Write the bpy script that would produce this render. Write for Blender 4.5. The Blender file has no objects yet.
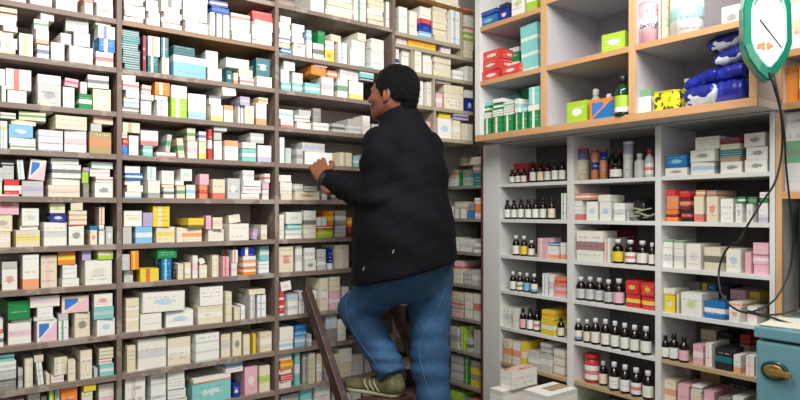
import bpy, bmesh, math, random, re
import numpy as np
from mathutils import Vector, Matrix, noise
rnd = random.Random(11)
SC = bpy.context.scene
COL = SC.collection

# ------------------------------------------------------------------ camera, world, lights, exposure
CAMZ = 1.55
FPX, HY = 614.0, 211.0
YAW = math.radians(52.83)
CF, SF = math.cos(YAW), math.sin(YAW)
cam_d = bpy.data.cameras.new('camera'); cam = bpy.data.objects.new('camera', cam_d); COL.objects.link(cam)
cam.location = (0, 0, CAMZ)
cam.rotation_euler = (math.radians(90), 0, YAW - math.radians(90))
cam_d.sensor_width = 36.0; cam_d.lens = FPX / 800 * 36.0
cam_d.shift_y = (HY - 200) / 800
SC.camera = cam
SC.view_settings.view_transform = 'Standard'; SC.view_settings.look = 'None'
SC.view_settings.gamma = 1.0; SC.view_settings.use_curve_mapping = False
SC.view_settings.exposure = 0.0
w = bpy.data.worlds.new('world'); SC.world = w; w.use_nodes = True
w.node_tree.nodes['Background'].inputs[0].default_value = (0.95, 0.97, 1.0, 1)
w.node_tree.nodes['Background'].inputs[1].default_value = 0.24
def area(name, loc, target, sx, sy, power, col):
    l = bpy.data.lights.new(name, 'AREA'); l.shape = 'RECTANGLE'; l.size = sx; l.size_y = sy; l.energy = power; l.color = col
    o = bpy.data.objects.new(name, l); COL.objects.link(o); o.location = loc
    o.rotation_euler = (Vector(target) - Vector(loc)).to_track_quat('-Z', 'Y').to_euler(); return o
area('ceiling_tube_light', (0.35, 1.15, 3.0), (0.5, 2.2, 1.3), 1.3, 0.14, 36, (1.0, 0.985, 0.955))
area('ceiling_tube_light', (1.45, 0.70, 2.98), (1.7, 1.8, 1.4), 1.3, 0.14, 42, (1.0, 0.985, 0.955))
area('doorway_daylight', (-1.2, -1.7, 2.3), (1.4, 2.0, 2.1), 2.2, 1.2, 27, (0.95, 0.99, 1.0))

# ------------------------------------------------------------------ picture coordinates to places in the room
Y0 = 2.5; XL = 2.47; XU = 2.30
def ray(px):
    a = (px - 400) / FPX
    return CF + SF * a, SF - CF * a
def P(px, py, t):
    rx, ry = ray(px)
    return Vector((rx * t, ry * t, CAMZ + (HY - py) * t / FPX))
def lx(px, Y=Y0):
    rx, ry = ray(px); return rx / ry * Y
def ry_(px, X):
    rx, ry = ray(px); return ry / rx * X
RR = Vector((SF, -CF, 0)); FF = Vector((CF, SF, 0)); UU = Vector((0, 0, 1))

# ------------------------------------------------------------------ colours and materials
def lin(h):
    h = h.lstrip('#'); c = [int(h[i:i+2], 16) / 255 for i in (0, 2, 4)]
    return tuple((x / 12.92 if x <= .04045 else ((x + .055) / 1.055) ** 2.4) for x in c) + (1,)
PAL = dict(w='#e9e7e0', c='#e2d8be', g='#c2c3c0', s='#8b8983', b='#1b72b4', n='#1b2c92', t='#1c6a70', q='#84cbc8', u='#86bce0',
           y='#e6cc3e', o='#e9842a', r='#d23a36', R='#7c1e30', p='#e6b4c0', G='#1c8648', l='#a4c838', k='#25262b', m='#b0966a', v='#b0a4c8', h='#d98c66')
CN = dict(w='white', c='cream', g='pale grey', s='dull grey', b='blue', n='navy blue', t='dark teal', q='aqua', u='sky blue', y='yellow', o='orange',
          r='red', R='maroon', p='pink', G='green', l='lime green', k='black', m='brown', v='lavender', h='peach')
MATS = {}
def newmat(name, rough=.5):
    m = bpy.data.materials.new(name); m.use_nodes = True
    b = m.node_tree.nodes['Principled BSDF']; b.inputs['Roughness'].default_value = rough
    return m, m.node_tree, b
class NB:
    def __init__(s, nt): s.nt = nt
    def put(s, sock, v):
        if isinstance(v, bpy.types.NodeSocket): s.nt.links.new(v, sock)
        elif v is not None: sock.default_value = v
    def m(s, op, a, b=None, c=None):
        n = s.nt.nodes.new('ShaderNodeMath'); n.operation = op
        s.put(n.inputs[0], a); s.put(n.inputs[1], b); s.put(n.inputs[2], c); return n.outputs[0]
    def rng(s, x, lo, hi): return s.m('MULTIPLY', s.m('GREATER_THAN', x, lo), s.m('LESS_THAN', x, hi))
    def mix(s, f, a, b):
        n = s.nt.nodes.new('ShaderNodeMix'); n.data_type = 'RGBA'
        s.put(n.inputs[0], f); s.put(n.inputs[6], a); s.put(n.inputs[7], b); return n.outputs[2]
    def noise(s, vec, scale, detail=2, rough=.5):
        n = s.nt.nodes.new('ShaderNodeTexNoise'); n.inputs['Scale'].default_value = scale
        n.inputs['Detail'].default_value = detail; n.inputs['Roughness'].default_value = rough
        if vec is not None: s.nt.links.new(vec, n.inputs['Vector'])
        return n.outputs[0]
    def bump(s, h, strength, dist, bsdf):
        n = s.nt.nodes.new('ShaderNodeBump'); n.inputs['Strength'].default_value = strength; n.inputs['Distance'].default_value = dist
        s.nt.links.new(h, n.inputs['Height']); s.nt.links.new(n.outputs[0], bsdf.inputs['Normal'])
def obj_coord(nt): return nt.nodes.new('ShaderNodeTexCoord').outputs['Object']
def carton_mat(base, style=None, c2=None):
    key = (base, style, c2)
    if key in MATS: return MATS[key]
    nm = 'printed_card_' + CN[base].replace(' ', '_') + ('' if not c2 else '_' + CN[c2].replace(' ', '_'))
    m, nt, bs = newmat(nm, .42); N = NB(nt)
    uv = nt.nodes.new('ShaderNodeUVMap').outputs[0]
    sep = nt.nodes.new('ShaderNodeSeparateXYZ'); nt.links.new(uv, sep.inputs[0]); u, v = sep.outputs[0], sep.outputs[1]
    oi = nt.nodes.new('ShaderNodeObjectInfo').outputs['Random']
    ge = nt.nodes.new('ShaderNodeNewGeometry').outputs['Random Per Island']
    rd = N.m('FRACT', N.m('ADD', N.m('MULTIPLY', oi, 7.31), N.m('MULTIPLY', ge, 3.77)))
    inside = N.rng(u, .0, 1.01)
    # lettering: short broken lines of small print
    rows = N.m('MULTIPLY', v, N.m('ADD', 4.0, N.m('FLOOR', N.m('MULTIPLY', rd, 3.9))))
    cmb = nt.nodes.new('ShaderNodeCombineXYZ')
    N.put(cmb.inputs[0], N.m('MULTIPLY', u, 9.0)); N.put(cmb.inputs[1], N.m('MULTIPLY', N.m('FLOOR', rows), 3.3)); N.put(cmb.inputs[2], N.m('MULTIPLY', rd, 91.0))
    nz = N.noise(cmb.outputs[0], 1.6, 3, .7)
    line = N.rng(N.m('FRACT', rows), .34, .64)
    cm2 = nt.nodes.new('ShaderNodeCombineXYZ'); N.put(cm2.inputs[0], N.m('MULTIPLY', N.m('FLOOR', rows), 5.1)); N.put(cm2.inputs[1], N.m('MULTIPLY', rd, 57.0))
    rowon = N.m('GREATER_THAN', N.noise(cm2.outputs[0], 1.0, 0), .49)
    txt = N.m('MULTIPLY', N.m('MULTIPLY', N.m('GREATER_THAN', nz, .5), line), N.m('MULTIPLY', N.m('MULTIPLY', N.rng(u, .1, .86), N.rng(v, .12, .9)), rowon))
    ramp = nt.nodes.new('ShaderNodeValToRGB'); ramp.color_ramp.interpolation = 'CONSTANT'; nt.links.new(rd, ramp.inputs[0])
    cols = ['#6f7078', '#8a5a62', '#55658e', '#5c7d72', '#767066', '#a06a7c', '#4a4c58']
    e = ramp.color_ramp.elements; e[0].color = lin(cols[0]); e[1].position = 1 / 7; e[1].color = lin(cols[1])
    for i in range(2, 7): x = e.new(i / 7); x.color = lin(cols[i])
    bc = lin(PAL[base]); light = sum(bc[:3]) > 1.2
    tcol = ramp.outputs[0] if light else lin('#e8e6e0')
    # paper tone differs a little from carton to carton
    tone = N.mix(N.m('MULTIPLY', rd, .55), bc, tuple(min(1, x * y) for x, y in zip(bc, (.9, .86, .76, 1))) )
    col = tone
    if style:
        c2c = lin(PAL[c2]); k_ = .22 if light else 0; c2c = tuple(x * (1 - k_) + y * k_ for x, y in zip(c2c, bc))
        if style == '/': msk = N.rng(v, .36, .64)
        elif style == '_': msk = N.m('LESS_THAN', v, .3)
        elif style == '^': msk = N.m('GREATER_THAN', v, .7)
        elif style == '|': msk = N.rng(u, .3, .52)
        elif style == '~': msk = N.m('LESS_THAN', N.m('SUBTRACT', v, u), -.05)
        elif style == ':': msk = N.m('LESS_THAN', N.m('FRACT', N.m('MULTIPLY', v, 3.0)), .22)
        else:
            du = N.m('SUBTRACT', u, .5); dv = N.m('SUBTRACT', v, .5)
            rr = N.m('ADD', N.m('MULTIPLY', du, du), N.m('MULTIPLY', dv, N.m('MULTIPLY', dv, 2.2)))
            msk = N.m('MULTIPLY', N.m('LESS_THAN', N.m('ADD', rr, N.m('MULTIPLY', nz, .22)), .17), .8)
        col = N.mix(N.m('MULTIPLY', msk, inside), col, c2c)
        if style in '~': 
            col = N.mix(N.m('MULTIPLY', N.m('MULTIPLY', N.m('GREATER_THAN', N.m('SUBTRACT', v, u), .05), N.rng(u, .1, .6)), N.rng(v, .2, .85)), col, lin('#3f78c4'))
            txt = N.m('MULTIPLY', txt, .0)
    col = N.mix(N.m('MULTIPLY', txt, .55 if light else .5), col, tcol)
    # worn darker fold lines at the edges of each face
    ed = N.m('MAXIMUM', N.m('MAXIMUM', N.m('LESS_THAN', u, .02), N.m('GREATER_THAN', u, .98)), N.m('MAXIMUM', N.m('LESS_THAN', v, .03), N.m('GREATER_THAN', v, .97)))
    col = N.mix(N.m('MULTIPLY', N.m('MULTIPLY', ed, inside), .22), col, lin('#5a5750'))
    nt.links.new(col, bs.inputs['Base Color'])
    MATS[key] = m; return m
def plain(name, hexc, rough=.5, metal=0, bumpy=0, vary=0, scale=20, spec=None, coat=0):
    if name in MATS: return MATS[name]
    m, nt, bs = newmat(name, rough); N = NB(nt); bs.inputs['Metallic'].default_value = metal
    c = lin(hexc); bs.inputs['Base Color'].default_value = c
    if spec is not None: bs.inputs['Specular IOR Level'].default_value = spec
    if coat: bs.inputs['Coat Weight'].default_value = coat
    if vary or bumpy:
        nz = N.noise(obj_coord(nt), scale, 5, .6)
        if vary: nt.links.new(N.mix(nz, tuple(x * (1 - vary) for x in c[:3]) + (1,), tuple(min(1, x * (1 + vary)) for x in c[:3]) + (1,)), bs.inputs['Base Color'])
        if bumpy: N.bump(nz, bumpy, .01, bs)
    MATS[name] = m; return m
def wood(name, a, b, rough=.45, axis=0, dirt=None):
    if name in MATS: return MATS[name]
    m, nt, bs = newmat(name, rough); N = NB(nt)
    mp = nt.nodes.new('ShaderNodeMapping'); nt.links.new(obj_coord(nt), mp.inputs[0])
    sc = [40, 40, 40]; sc[axis] = 2.5; mp.inputs['Scale'].default_value = sc
    nz = N.noise(mp.outputs[0], 1.0, 6, .65)
    col = N.mix(nz, lin(a), lin(b))
    if dirt:
        n2 = N.noise(obj_coord(nt), 9.0, 5, .7)
        col = N.mix(N.m('MULTIPLY', N.m('GREATER_THAN', n2, .56), .55), col, lin(dirt))
    nt.links.new(col, bs.inputs['Base Color']); N.bump(nz, .15, .004, bs)
    MATS[name] = m; return m

# ------------------------------------------------------------------ mesh helpers
def tag(o, label=None, cat=None, group=None, kind=None):
    if label: o['label'] = label
    if cat: o['category'] = cat
    if group: o['group'] = group
    if kind: o['kind'] = kind
    return o
def empty(name, loc, label, cat, group=None, rz=0):
    o = bpy.data.objects.new(name, None); o.empty_display_size = .05; COL.objects.link(o); o.location = loc; o.rotation_euler = (0, 0, rz)
    return tag(o, label, cat, group)
def link(name, bm_or_me, mat, parent=None, smooth=False):
    if isinstance(bm_or_me, bmesh.types.BMesh):
        me = bpy.data.meshes.new(name); bm_or_me.normal_update(); bm_or_me.to_mesh(me); bm_or_me.free()
    else: me = bm_or_me
    for mm in (mat if isinstance(mat, list) else [mat]): me.materials.append(mm)
    if smooth: me.polygons.foreach_set('use_smooth', [True] * len(me.polygons))
    o = bpy.data.objects.new(name, me); COL.objects.link(o)
    if parent is not None: o.parent = parent
    return o
def add_box(bm, x0, x1, y0, y1, z0, z1, mat_index=0, M=None, bevel=0):
    co = [(x, y, z) for x in (x0, x1) for y in (y0, y1) for z in (z0, z1)]
    v = [bm.verts.new(M @ Vector(c) if M is not None else c) for c in co]
    fs = []
    for idx in ((0, 1, 3, 2), (4, 6, 7, 5), (0, 4, 5, 1), (2, 3, 7, 6), (0, 2, 6, 4), (1, 5, 7, 3)):
        f = bm.faces.new([v[i] for i in idx]); f.material_index = mat_index; fs.append(f)
    if bevel:
        es = list({e for f in fs for e in f.edges})
        bmesh.ops.bevel(bm, geom=es, offset=bevel, segments=2, affect='EDGES', profile=.6)
    return fs
def box_obj(name, x0, x1, y0, y1, z0, z1, mat, parent=None, bevel=0):
    bm = bmesh.new(); add_box(bm, x0, x1, y0, y1, z0, z1, bevel=bevel); return link(name, bm, mat, parent)
def lathe(bm, prof, n=20, c=(0, 0), M=None, mi=0):
    rings = []
    for r, z in prof:
        ring = []
        for i in range(n):
            a = 2 * math.pi * i / n; p = Vector((c[0] + r * math.cos(a), c[1] + r * math.sin(a), z))
            ring.append(bm.verts.new(M @ p if M is not None else p))
        rings.append(ring)
    for a, b in zip(rings, rings[1:]):
        for i in range(n): f = bm.faces.new((a[i], a[(i+1) % n], b[(i+1) % n], b[i])); f.smooth = True; f.material_index = mi
    f = bm.faces.new(rings[0][::-1]); f.material_index = mi
    f = bm.faces.new(rings[-1]); f.material_index = mi
def tube(bm, pts, r, n=8):
    rings = []; pts = [Vector(p) for p in pts]
    for i, p in enumerate(pts):
        d = (pts[min(i+1, len(pts)-1)] - pts[max(i-1, 0)]).normalized()
        a = d.orthogonal().normalized() if i == 0 else (a - d * a.dot(d)).normalized()
        b = d.cross(a); rad = r[i] if isinstance(r, (list, tuple)) else r
        rings.append([bm.verts.new(p + (a * math.cos(2*math.pi*k/n) + b * math.sin(2*math.pi*k/n)) * rad) for k in range(n)])
    for A, B in zip(rings, rings[1:]):
        for k in range(n): f = bm.faces.new((A[k], A[(k+1) % n], B[(k+1) % n], B[k])); f.smooth = True
    bm.faces.new(rings[0][::-1]); bm.faces.new(rings[-1])
def spline(pts, n=8):
    pts = [Vector(p) for p in pts]; out = []
    for i in range(len(pts) - 1):
        p0, p1, p2, p3 = pts[max(i-1, 0)], pts[i], pts[i+1], pts[min(i+2, len(pts)-1)]
        for k in range(n):
            t = k / n
            out.append(.5 * ((2*p1) + (p2-p0)*t + (2*p0-5*p1+4*p2-p3)*t*t + (3*p1-p0-3*p2+p3)*t**3))
    return out + [pts[-1]]
UVL = 'UVMap'
def carton_geo(bm, uvl, cx, cy, z0, w_, d, h, rz, mi=0, tilt=0, bev=.0012, front='y'):
    """a printed carton: w_ along local x, d along local y, the front faces local -y; tilt leans it about local y"""
    M = Matrix.Translation((cx, cy, z0)) @ Matrix.Rotation(rz, 4, 'Z') @ Matrix.Rotation(tilt, 4, 'Y')
    X, Y, Z = w_/2, d/2, h
    v = [Vector(p) for p in ((-X,-Y,0),(X,-Y,0),(X,Y,0),(-X,Y,0),(-X,-Y,Z),(X,-Y,Z),(X,Y,Z),(-X,Y,Z))]
    vs = [bm.verts.new(M @ p) for p in v]
    faces = []
    for idx, kind in (((0,1,5,4),1),((1,2,6,5),1),((2,3,7,6),1),((3,0,4,7),1),((4,5,6,7),0),((3,2,1,0),0)):
        f = bm.faces.new([vs[i] for i in idx]); f.material_index = mi; faces.append(f)
        uvs = ((0,0),(1,0),(1,1),(0,1)) if kind else ((-1,-1),)*4
        for l, q in zip(f.loops, uvs): l[uvl].uv = q
    return faces

# ------------------------------------------------------------------ the room
cement = plain('painted_plaster', '#b9b5aa', .8, bumpy=.1, vary=.06, scale=6)
def struct(name, *a, mat=None): return tag(box_obj(name, *a, mat or cement), kind='structure')
struct('floor', -3.2, 3.0, -2.6, 2.95, -.1, 0, mat=plain('mosaic_floor', '#8d857a', .5, vary=.3, scale=60))
struct('ceiling', -3.2, 3.0, -2.6, 2.95, 3.1, 3.2, mat=plain('white_ceiling', '#dcdad4', .8))
struct('wall_left', -3.2, 3.0, 2.85, 2.95, 0, 3.1)
struct('wall_right', 2.87, 3.0, -2.6, 2.85, 0, 3.1)

# ------------------------------------------------------------------ left shelving (dark brown wood, along the left wall)
ZL = dict(T=1.12, a=.925, A=.856, s0=.728, r0=.705, s1=.543, s2=.376, s3=.215, s4=.051, s5=-.126, s6=-.276, s7=-.468, s8=-.622, s9=-.797, s10=-.97, s11=-1.15, s12=-1.33)
brown = wood('dusty_brown_wood', '#6a574e', '#94847a', .6, 0, '#a89d92')
brownv = wood('dusty_brown_upright', '#5d4941', '#8a796e', .6, 2, '#a0958a')
ochre = wood('varnished_shelf_wood', '#6a431f', '#8a6034', .35, 0)
backm = plain('grey_beige_back_board', '#cfc2b2', .7, vary=.12, scale=5)
TH = .020
shelving = empty('shelving_rack', (0.5, Y0 + .15, 0), 'tall dark brown wooden shelving rack along the left wall, crammed with medicine cartons', 'shelving')
def shpart(name, x0, x1, y0, y1, z0, z1, mat):
    o = box_obj(name, x0 - .5, x1 - .5, y0 - Y0 - .15, y1 - Y0 - .15, z0, z1, mat, shelving, bevel=.0015); return o
XA = [-.62, lx(119.5), lx(277), lx(394)]
DL = .27
up = .018
for i, X in enumerate(XA): shpart('upright', X - up/2, X + up/2, Y0, Y0 + DL, 0, 2.95, brownv)
shpart('upright', 2.15 - up/2, 2.15 + up/2, Y0, Y0 + DL, 0, CAMZ + .394 - TH, brownv)
pale = wood('pale_worn_wood', '#8f8472', '#b3a890', .6, 2)
def board(x0, x1, z, mat=None):
    shpart('shelf', x0 + .0005, x1 - .0005, Y0 + .001, Y0 + DL, CAMZ + z - TH, CAMZ + z, mat or brown)
BAYS = [(XA[i] + up/2, XA[i+1] - up/2) for i in range(3)]
for i, (a, b) in enumerate(BAYS):
    for k in ('s1','s2','s3','s4','s5','s6','s7','s8','s9','s10','s11','s12'): board(a, b, ZL[k])
    board(a, b, ZL['r0' if i == 2 else 's0'], ochre if i == 1 else None)
    board(a, b, ZL['a']); board(a, b, ZL['T'] + .0)
x4, x5 = XA[3] + up/2, 2.412
board(x4, lx(461), .915, pale); board(x4, x5, .856, pale); board(x4, x5, .726, pale); board(x4, x5, .557, pale); board(x4, x5, .394, pale); board(x4, x5, 1.12, ochre)
for k in ('s3','s4','s5','s6','s7','s8','s9','s10'): board(x4, 2.15 - up/2, ZL[k])
for px, za, zb in ((412.5, .726, .856 - TH), (434.5, .557, .726 - TH), (435.5, .394, .557 - TH), (462, .856, 1.12 - TH)):
    X = lx(px); shpart('divider', X - .006, X + .006, Y0 + .002, Y0 + .2, CAMZ + za, CAMZ + zb, pale)
shpart('back_panel', XA[0], 2.44, Y0 + DL + .001, Y0 + DL + .012, 0, 2.95, backm)

# ------------------------------------------------------------------ white painted unit along the right wall: lower part with bottles
white = plain('white_paint', '#d8d7d3', .4, vary=.05, scale=4, bumpy=.05)
beige = plain('worn_beige_shelf_edge', '#b39a78', .5, vary=.2, scale=14)
gray_in = plain('grey_lavender_laminate', '#b9b4b8', .5, vary=.05, scale=3)
ZR = dict(A=.148, B=-.044, C=-.240, D=-.431, E=-.630, F=-.823, G=-1.02, H=-1.22)
low = empty('bottle_shelf_unit', (XL + .15, 1.75, 0), 'white painted shelf unit along the right wall holding syrup bottles', 'shelf unit')
def lp(name, x0, x1, y0, y1, z0, z1, mat=white, par=None, b=.0015):
    par = par or low; L = par.location
    return box_obj(name, x0 - L.x, x1 - L.x, y0 - L.y, y1 - L.y, z0, z1, mat, par, bevel=b)
yE = ry_(775, XL); yD2 = (ry_(655, XL), ry_(661, XL)); yD1 = (ry_(567, XL), ry_(573.5, XL)); yS = (ry_(483, XL), ry_(500, XL))
XB = XL + .30
topz = CAMZ + .365
lp('side_panel', XL, XB, yE, ry_(769.5, XL), 0, topz)
lp('divider', XL, XB, yD2[1], yD2[0], 0, topz); lp('divider', XL, XB, yD1[1], yD1[0], 0, topz)
lp('stile', XL, XL + .03, yS[1], yS[0], 0, topz); lp('divider', XL + .031, XB, yS[1] , yS[1] + .02, 0, topz)
lp('back_panel', XB + .001, XB + .012, yE, 2.84, 0, topz, plain('dark_back_board', '#6c6766', .7, vary=.2, scale=6))
lp('top_panel', XL, XB + .012, yE, yS[0], topz + .0005, topz + .0045)
cols3 = [(yS[1], yD1[0]), (yD1[1], yD2[0]), (yD2[1], ry_(769.5, XL))]
for ci, (ya, yb) in enumerate(cols3):
    for k, z in ZR.items():
        worn = (k == 'F') or (k == 'E' and ci == 2)
        lp('shelf', XL + .002, XB, yb + .0005, ya - .0005, CAMZ + z - .018, CAMZ + z, beige if worn else white)
# dark corner bay of the same unit
redbrown = plain('red_brown_edge', '#5a2f2c', .5, vary=.2)
for k, z in ZR.items():
    lp('corner_shelf', XL + .002, XB, 2.5 + .0, 2.84, CAMZ + z - .018, CAMZ + z, plain('grey_shelf_edge', '#85807a', .6, vary=.15))
lp('corner_edge_strip', XL - .006, XL - .0005, 2.478, 2.492, 0, CAMZ + .365, redbrown)

# ------------------------------------------------------------------ upper unit with varnished edges
gold = wood('varnished_edge_wood', '#b88250', '#d0a67c', .35, 1)
goldv = wood('varnished_post_wood', '#b98a5a', '#d6b48c', .35, 2)
upu = empty('wall_cabinet', (XU + .2, 1.67, CAMZ + .37), 'open wall cabinet with golden varnished edges mounted above the white unit', 'cabinet')
def upart(name, x0, x1, y0, y1, z0, z1, mat=white, b=.001):
    L = upu.location
    return box_obj(name, x0 - L.x, x1 - L.x, y0 - L.y, y1 - L.y, z0 - L.z + CAMZ, z1 - L.z + CAMZ, mat, upu, bevel=b)
ZU = dict(p=.40, q=.685, s=.972)
XUB = XU + .40
uy = [ry_(x, XU) for x in (475, 480, 540.5, 546, 628.5, 635, 749, 757)]
upart('bottom_panel', XU + .013, XUB, uy[7], uy[0], .372, .40)
upart('edge_strip', XU, XU + .012, uy[7], uy[0], .370, .402, gold)
for a, b in ((0, 1), (2, 3), (4, 5), (6, 7)):
    top = 1.54
    upart('upright', XU + .013, XUB, uy[b], uy[a], .4005, top, gray_in if a else white)
    upart('upright_edge', XU, XU + .012, uy[b], uy[a], .4025, top, goldv if a else white)
for i, (a, b) in enumerate(((1, 2), (3, 4), (5, 6))):
    for k in ('q', 's') if i < 2 else ('q', ):
        z = ZU[k]
        if k == 's' and i == 1: z = 1.0
        upart('shelf', XU + .013, XUB, uy[b] + .0005, uy[a] - .0005, z - .022, z, gray_in)
        upart('shelf_edge', XU + .001, XU + .012, uy[b] + .0005, uy[a] - .0005, z - .024, z + .001, gold)
upart('back_panel', XUB + .001, XUB + .01, uy[7], uy[0], .372, 1.54, plain('mauve_grey_back', '#9c9498', .6, vary=.08, scale=4))

# ------------------------------------------------------------------ cartons: read from row descriptions (picture columns, heights in picture units at the shelf's front)
GAP = .0016
DROP = []; CART = []      # every carton: dict
ITEM = re.compile(r'^([a-zA-Z])(?:([/|_^.~:])([a-zA-Z]))?([\d.]+)(?:@(-?[\d.]+)-([\d.]+))?(?:%(-?\d+))?$')
def scale_at(wall, px, X=None):
    rx, ry = ray(px)
    return (Y0 / ry if wall == 'L' else X / rx) / FPX
def row(wall, z, shelfname, spec, X=None, maxd=.19, top=None):
    placed = []; jobs1 = []; jobs2 = []
    for si, st in enumerate(spec.split(';')):
        tk = st.split()
        if not tk: continue
        x0, x1 = map(float, re.match(r'(-?[\d.]+)-([\d.]+)$', tk[0]).groups())
        off0 = rnd.uniform(.002, .026); dep = rnd.uniform(.10, maxd); later = False
        for ii, it in enumerate(tk[1:]):
            m = ITEM.match(it)
            if not m: raise ValueError(it)
            later = later or bool(m.group(5)); (jobs2 if later else jobs1).append((si, ii, m.groups(), x0, x1, off0, dep))
    for si, ii, (b, sty, c2, h, a0, a1, rot), x0, x1, off0, dep in jobs1 + jobs2:
        p0, p1 = (float(a0), float(a1)) if a0 else (x0, x1)
        off = off0 + rnd.uniform(-.002, .006)
        if wall == 'L': A, B = lx(p0, Y0 + off), lx(p1, Y0 + off)
        else: B, A = -ry_(p0, X + off), -ry_(p1, X + off); A, B = min(A, B), max(A, B)
        hh = float(h) * scale_at(wall, (p0 + p1) / 2, X)
        d = dep * rnd.uniform(.85, 1.1); d = min(d, .245 - off)
        zc = z
        for q in placed:      # it rests on the highest carton under it
            ov = min(B, q['B']) - max(A, q['A'])
            if ov > .3 * min(B - A, q['B'] - q['A']) and q['off'] < .05: zc = max(zc, q['z1'] + .0008)
        if top is not None and zc + hh > top - .003: hh = top - .003 - zc
        if hh < .006: continue
        it_ = dict(wall=wall, X=X, A=A + GAP/2, B=B - GAP/2, z0=zc, z1=zc + hh - .0008, off=off, d=d, b=b, sty=sty, c2=c2, px=(p0 + p1) / 2,
                   pw=p1 - p0, ph=float(h), py=HY - (zc + hh/2) / scale_at(wall, (p0+p1)/2, X), row=shelfname, st=si, lv=ii, rot=float(rot or 0))
        ok = True
        for q in placed:
            if it_['z0'] < q['z1'] - .0005 and it_['z1'] > q['z0'] + .0005:
                ov = min(it_['B'], q['B']) - max(it_['A'], q['A'])
                if ov > -GAP * .5 and it_['off'] < q['off'] + q['d'] and it_['off'] + it_['d'] > q['off']:
                    if ov < .45 * (it_['B'] - it_['A']):
                        if it_['A'] + it_['B'] > q['A'] + q['B']: it_['A'] = q['B'] + GAP
                        else: it_['B'] = q['A'] - GAP
                    else: ok = False
        if it_['B'] - it_['A'] < .008: ok = False
        if ok: placed.append(it_); CART.append(it_)
        else: DROP.append((shelfname, p0, p1, h, b))
    return placed
def fill(wall, z, name, x0, x1, gap, X=None, seed=1, tones='wwcggs', wlo=7, whi=15):
    """stacks of small cartons whose print cannot be made out in the photograph (shaded stretches of shelf)"""
    r = random.Random(seed); x = x0; out = []
    while x < x1 - 4:
        wd = min(r.uniform(wlo, whi), x1 - x); n = r.choice((1, 1, 2, 2, 3)); tot = gap * r.uniform(.5, .88)
        its = []
        for k in range(n):
            b = r.choice(tones); s = ''
            if r.random() < .35 and b in 'wcg': s = r.choice('/_^|.') + r.choice('brGunpov')
            its.append(f'{b}{s}{tot/n:.1f}')
        out.append(f'{x:.1f}-{x+wd-.4:.1f} ' + ' '.join(its)); x += wd + (r.random() < .15) * 2
    return ';'.join(out)
lbn = 'left bay'; mbn = 'middle bay'; rbn = 'third bay'; cbn = 'upper bay by the corner'
def L(k, name, spec, z=None): row('L', ZL[k] if z is None else z, name, spec)
ordn = ['top', 'second', 'third', 'fourth', 'fifth', 'sixth', 'seventh', 'eighth', 'ninth', 'tenth', 'eleventh', 'twelfth']
def sn(i, bay): return f'{ordn[i]} shelf of the {bay}'
# left bay, top to bottom
L('s0', sn(0, lbn), '0-26 w8 w:r8;28-52 w_r10 w10;56-79 w/p12 w12;82-93 c12 w_r14;94-113 w.r14 c12')
L('s1', sn(1, lbn), '0-17.5 w_y6 w|y5 w/p6 c6 w_p6 w6 w^o7 c5 w6;19-33 w|y23;35-49 w/n15 w_h14 w/G10@34-50 w10@38-54;51-66 w19 w/p11@56-71;68-93 w_p18 w14@74-93 w/s20@66-92;96-115 w/r15 b|w13 w|n13 c8@94-111')
L('s2', sn(2, lbn), '0-6 w16 w17;7.5-29 w13 w|r21@6-34;35-61 g.s23 w9@37-61;63-76 w.c21 p/r8@64-80%6;78-92 G/w15 w12@78-88;93-113 c.w22 w/k13@88-112')
L('s3', sn(3, lbn), '0-7.5 w|u20 w_y8 w/G6@0-16;9-36 w/G6 w6 u.w13 w^y5 c/G9@19-49;37.5-63 w:v21 c10@37-53;64.5-88 w/p22 c:p14@53-87;89.5-113 m/h22 g8@91-105 c/r10@91-113')
L('s4', sn(4, lbn), '-6-3 c15 g.s14;4-20 r/w17 g14@0-17 k/g4@0-14;22-45 g/v16 w|u20@15-26%-5 w~p21@27-47%6;47-80 c/p12 w7 w/k14@50-81 w6@51-80;82-89 s14 l12 v4;92-113 w.k15 w/r6 w/p8@90-113 w/q7@91-113')
L('s5', sn(5, lbn), '-5-11 c/w16;13-40 c/y17;-8-19 c.s17 p.r21;20-39 w4 w.g18 w|r9@3-31;41-67 w/g24 n.w9@50-67 c.l10@50-67;69-87 w.k20 c:r15 c10@71-86;90-98 c.r15 b4;99-105 w15 w_u5 c|r18;106-113 g.w18')
L('s6', sn(6, lbn), '2-20 w.r22 g7;21.5-39 w_o35;40.5-57 c|p33;58-79 w8 w:g14@61-77 o/y14@58-78;81-112 w.g25 v11@81-91 l/c13@94-113')
L('s7', sn(7, lbn), '-6-4 w/k14 w_r14;8-32 w/p22 s3 G/G19@3-30;34-57 w~p22 w3 w10@36-53 w/p11@30-61;58.5-70 w|G20 g6;71.5-90 c.k25 c~p17@62-91;94-115 w.u17 q/g12 w.r13@94-113;')
L('s8', sn(8, lbn), '-5-16 s12 g9 w/g9 q/k7;17-23 g/s20;24-33 c|w29;34-45 w|q24%-5 c7;46-50 c10;51-67 w/p7 c|w18;68-76 c21;77.5-92 c:w29;94-98 g9;99-114 q/w12 w/r5 c:G11')
L('s9', sn(9, lbn), '-4-6 w30;8-24 p/w40;25-40 q/w22 g20;41-47 s38;48-54 l|w44;55-60 w|k45;61-81 o/o43;82-96 w5 c30 y9;98-114 q.u20 w_p18')
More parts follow.
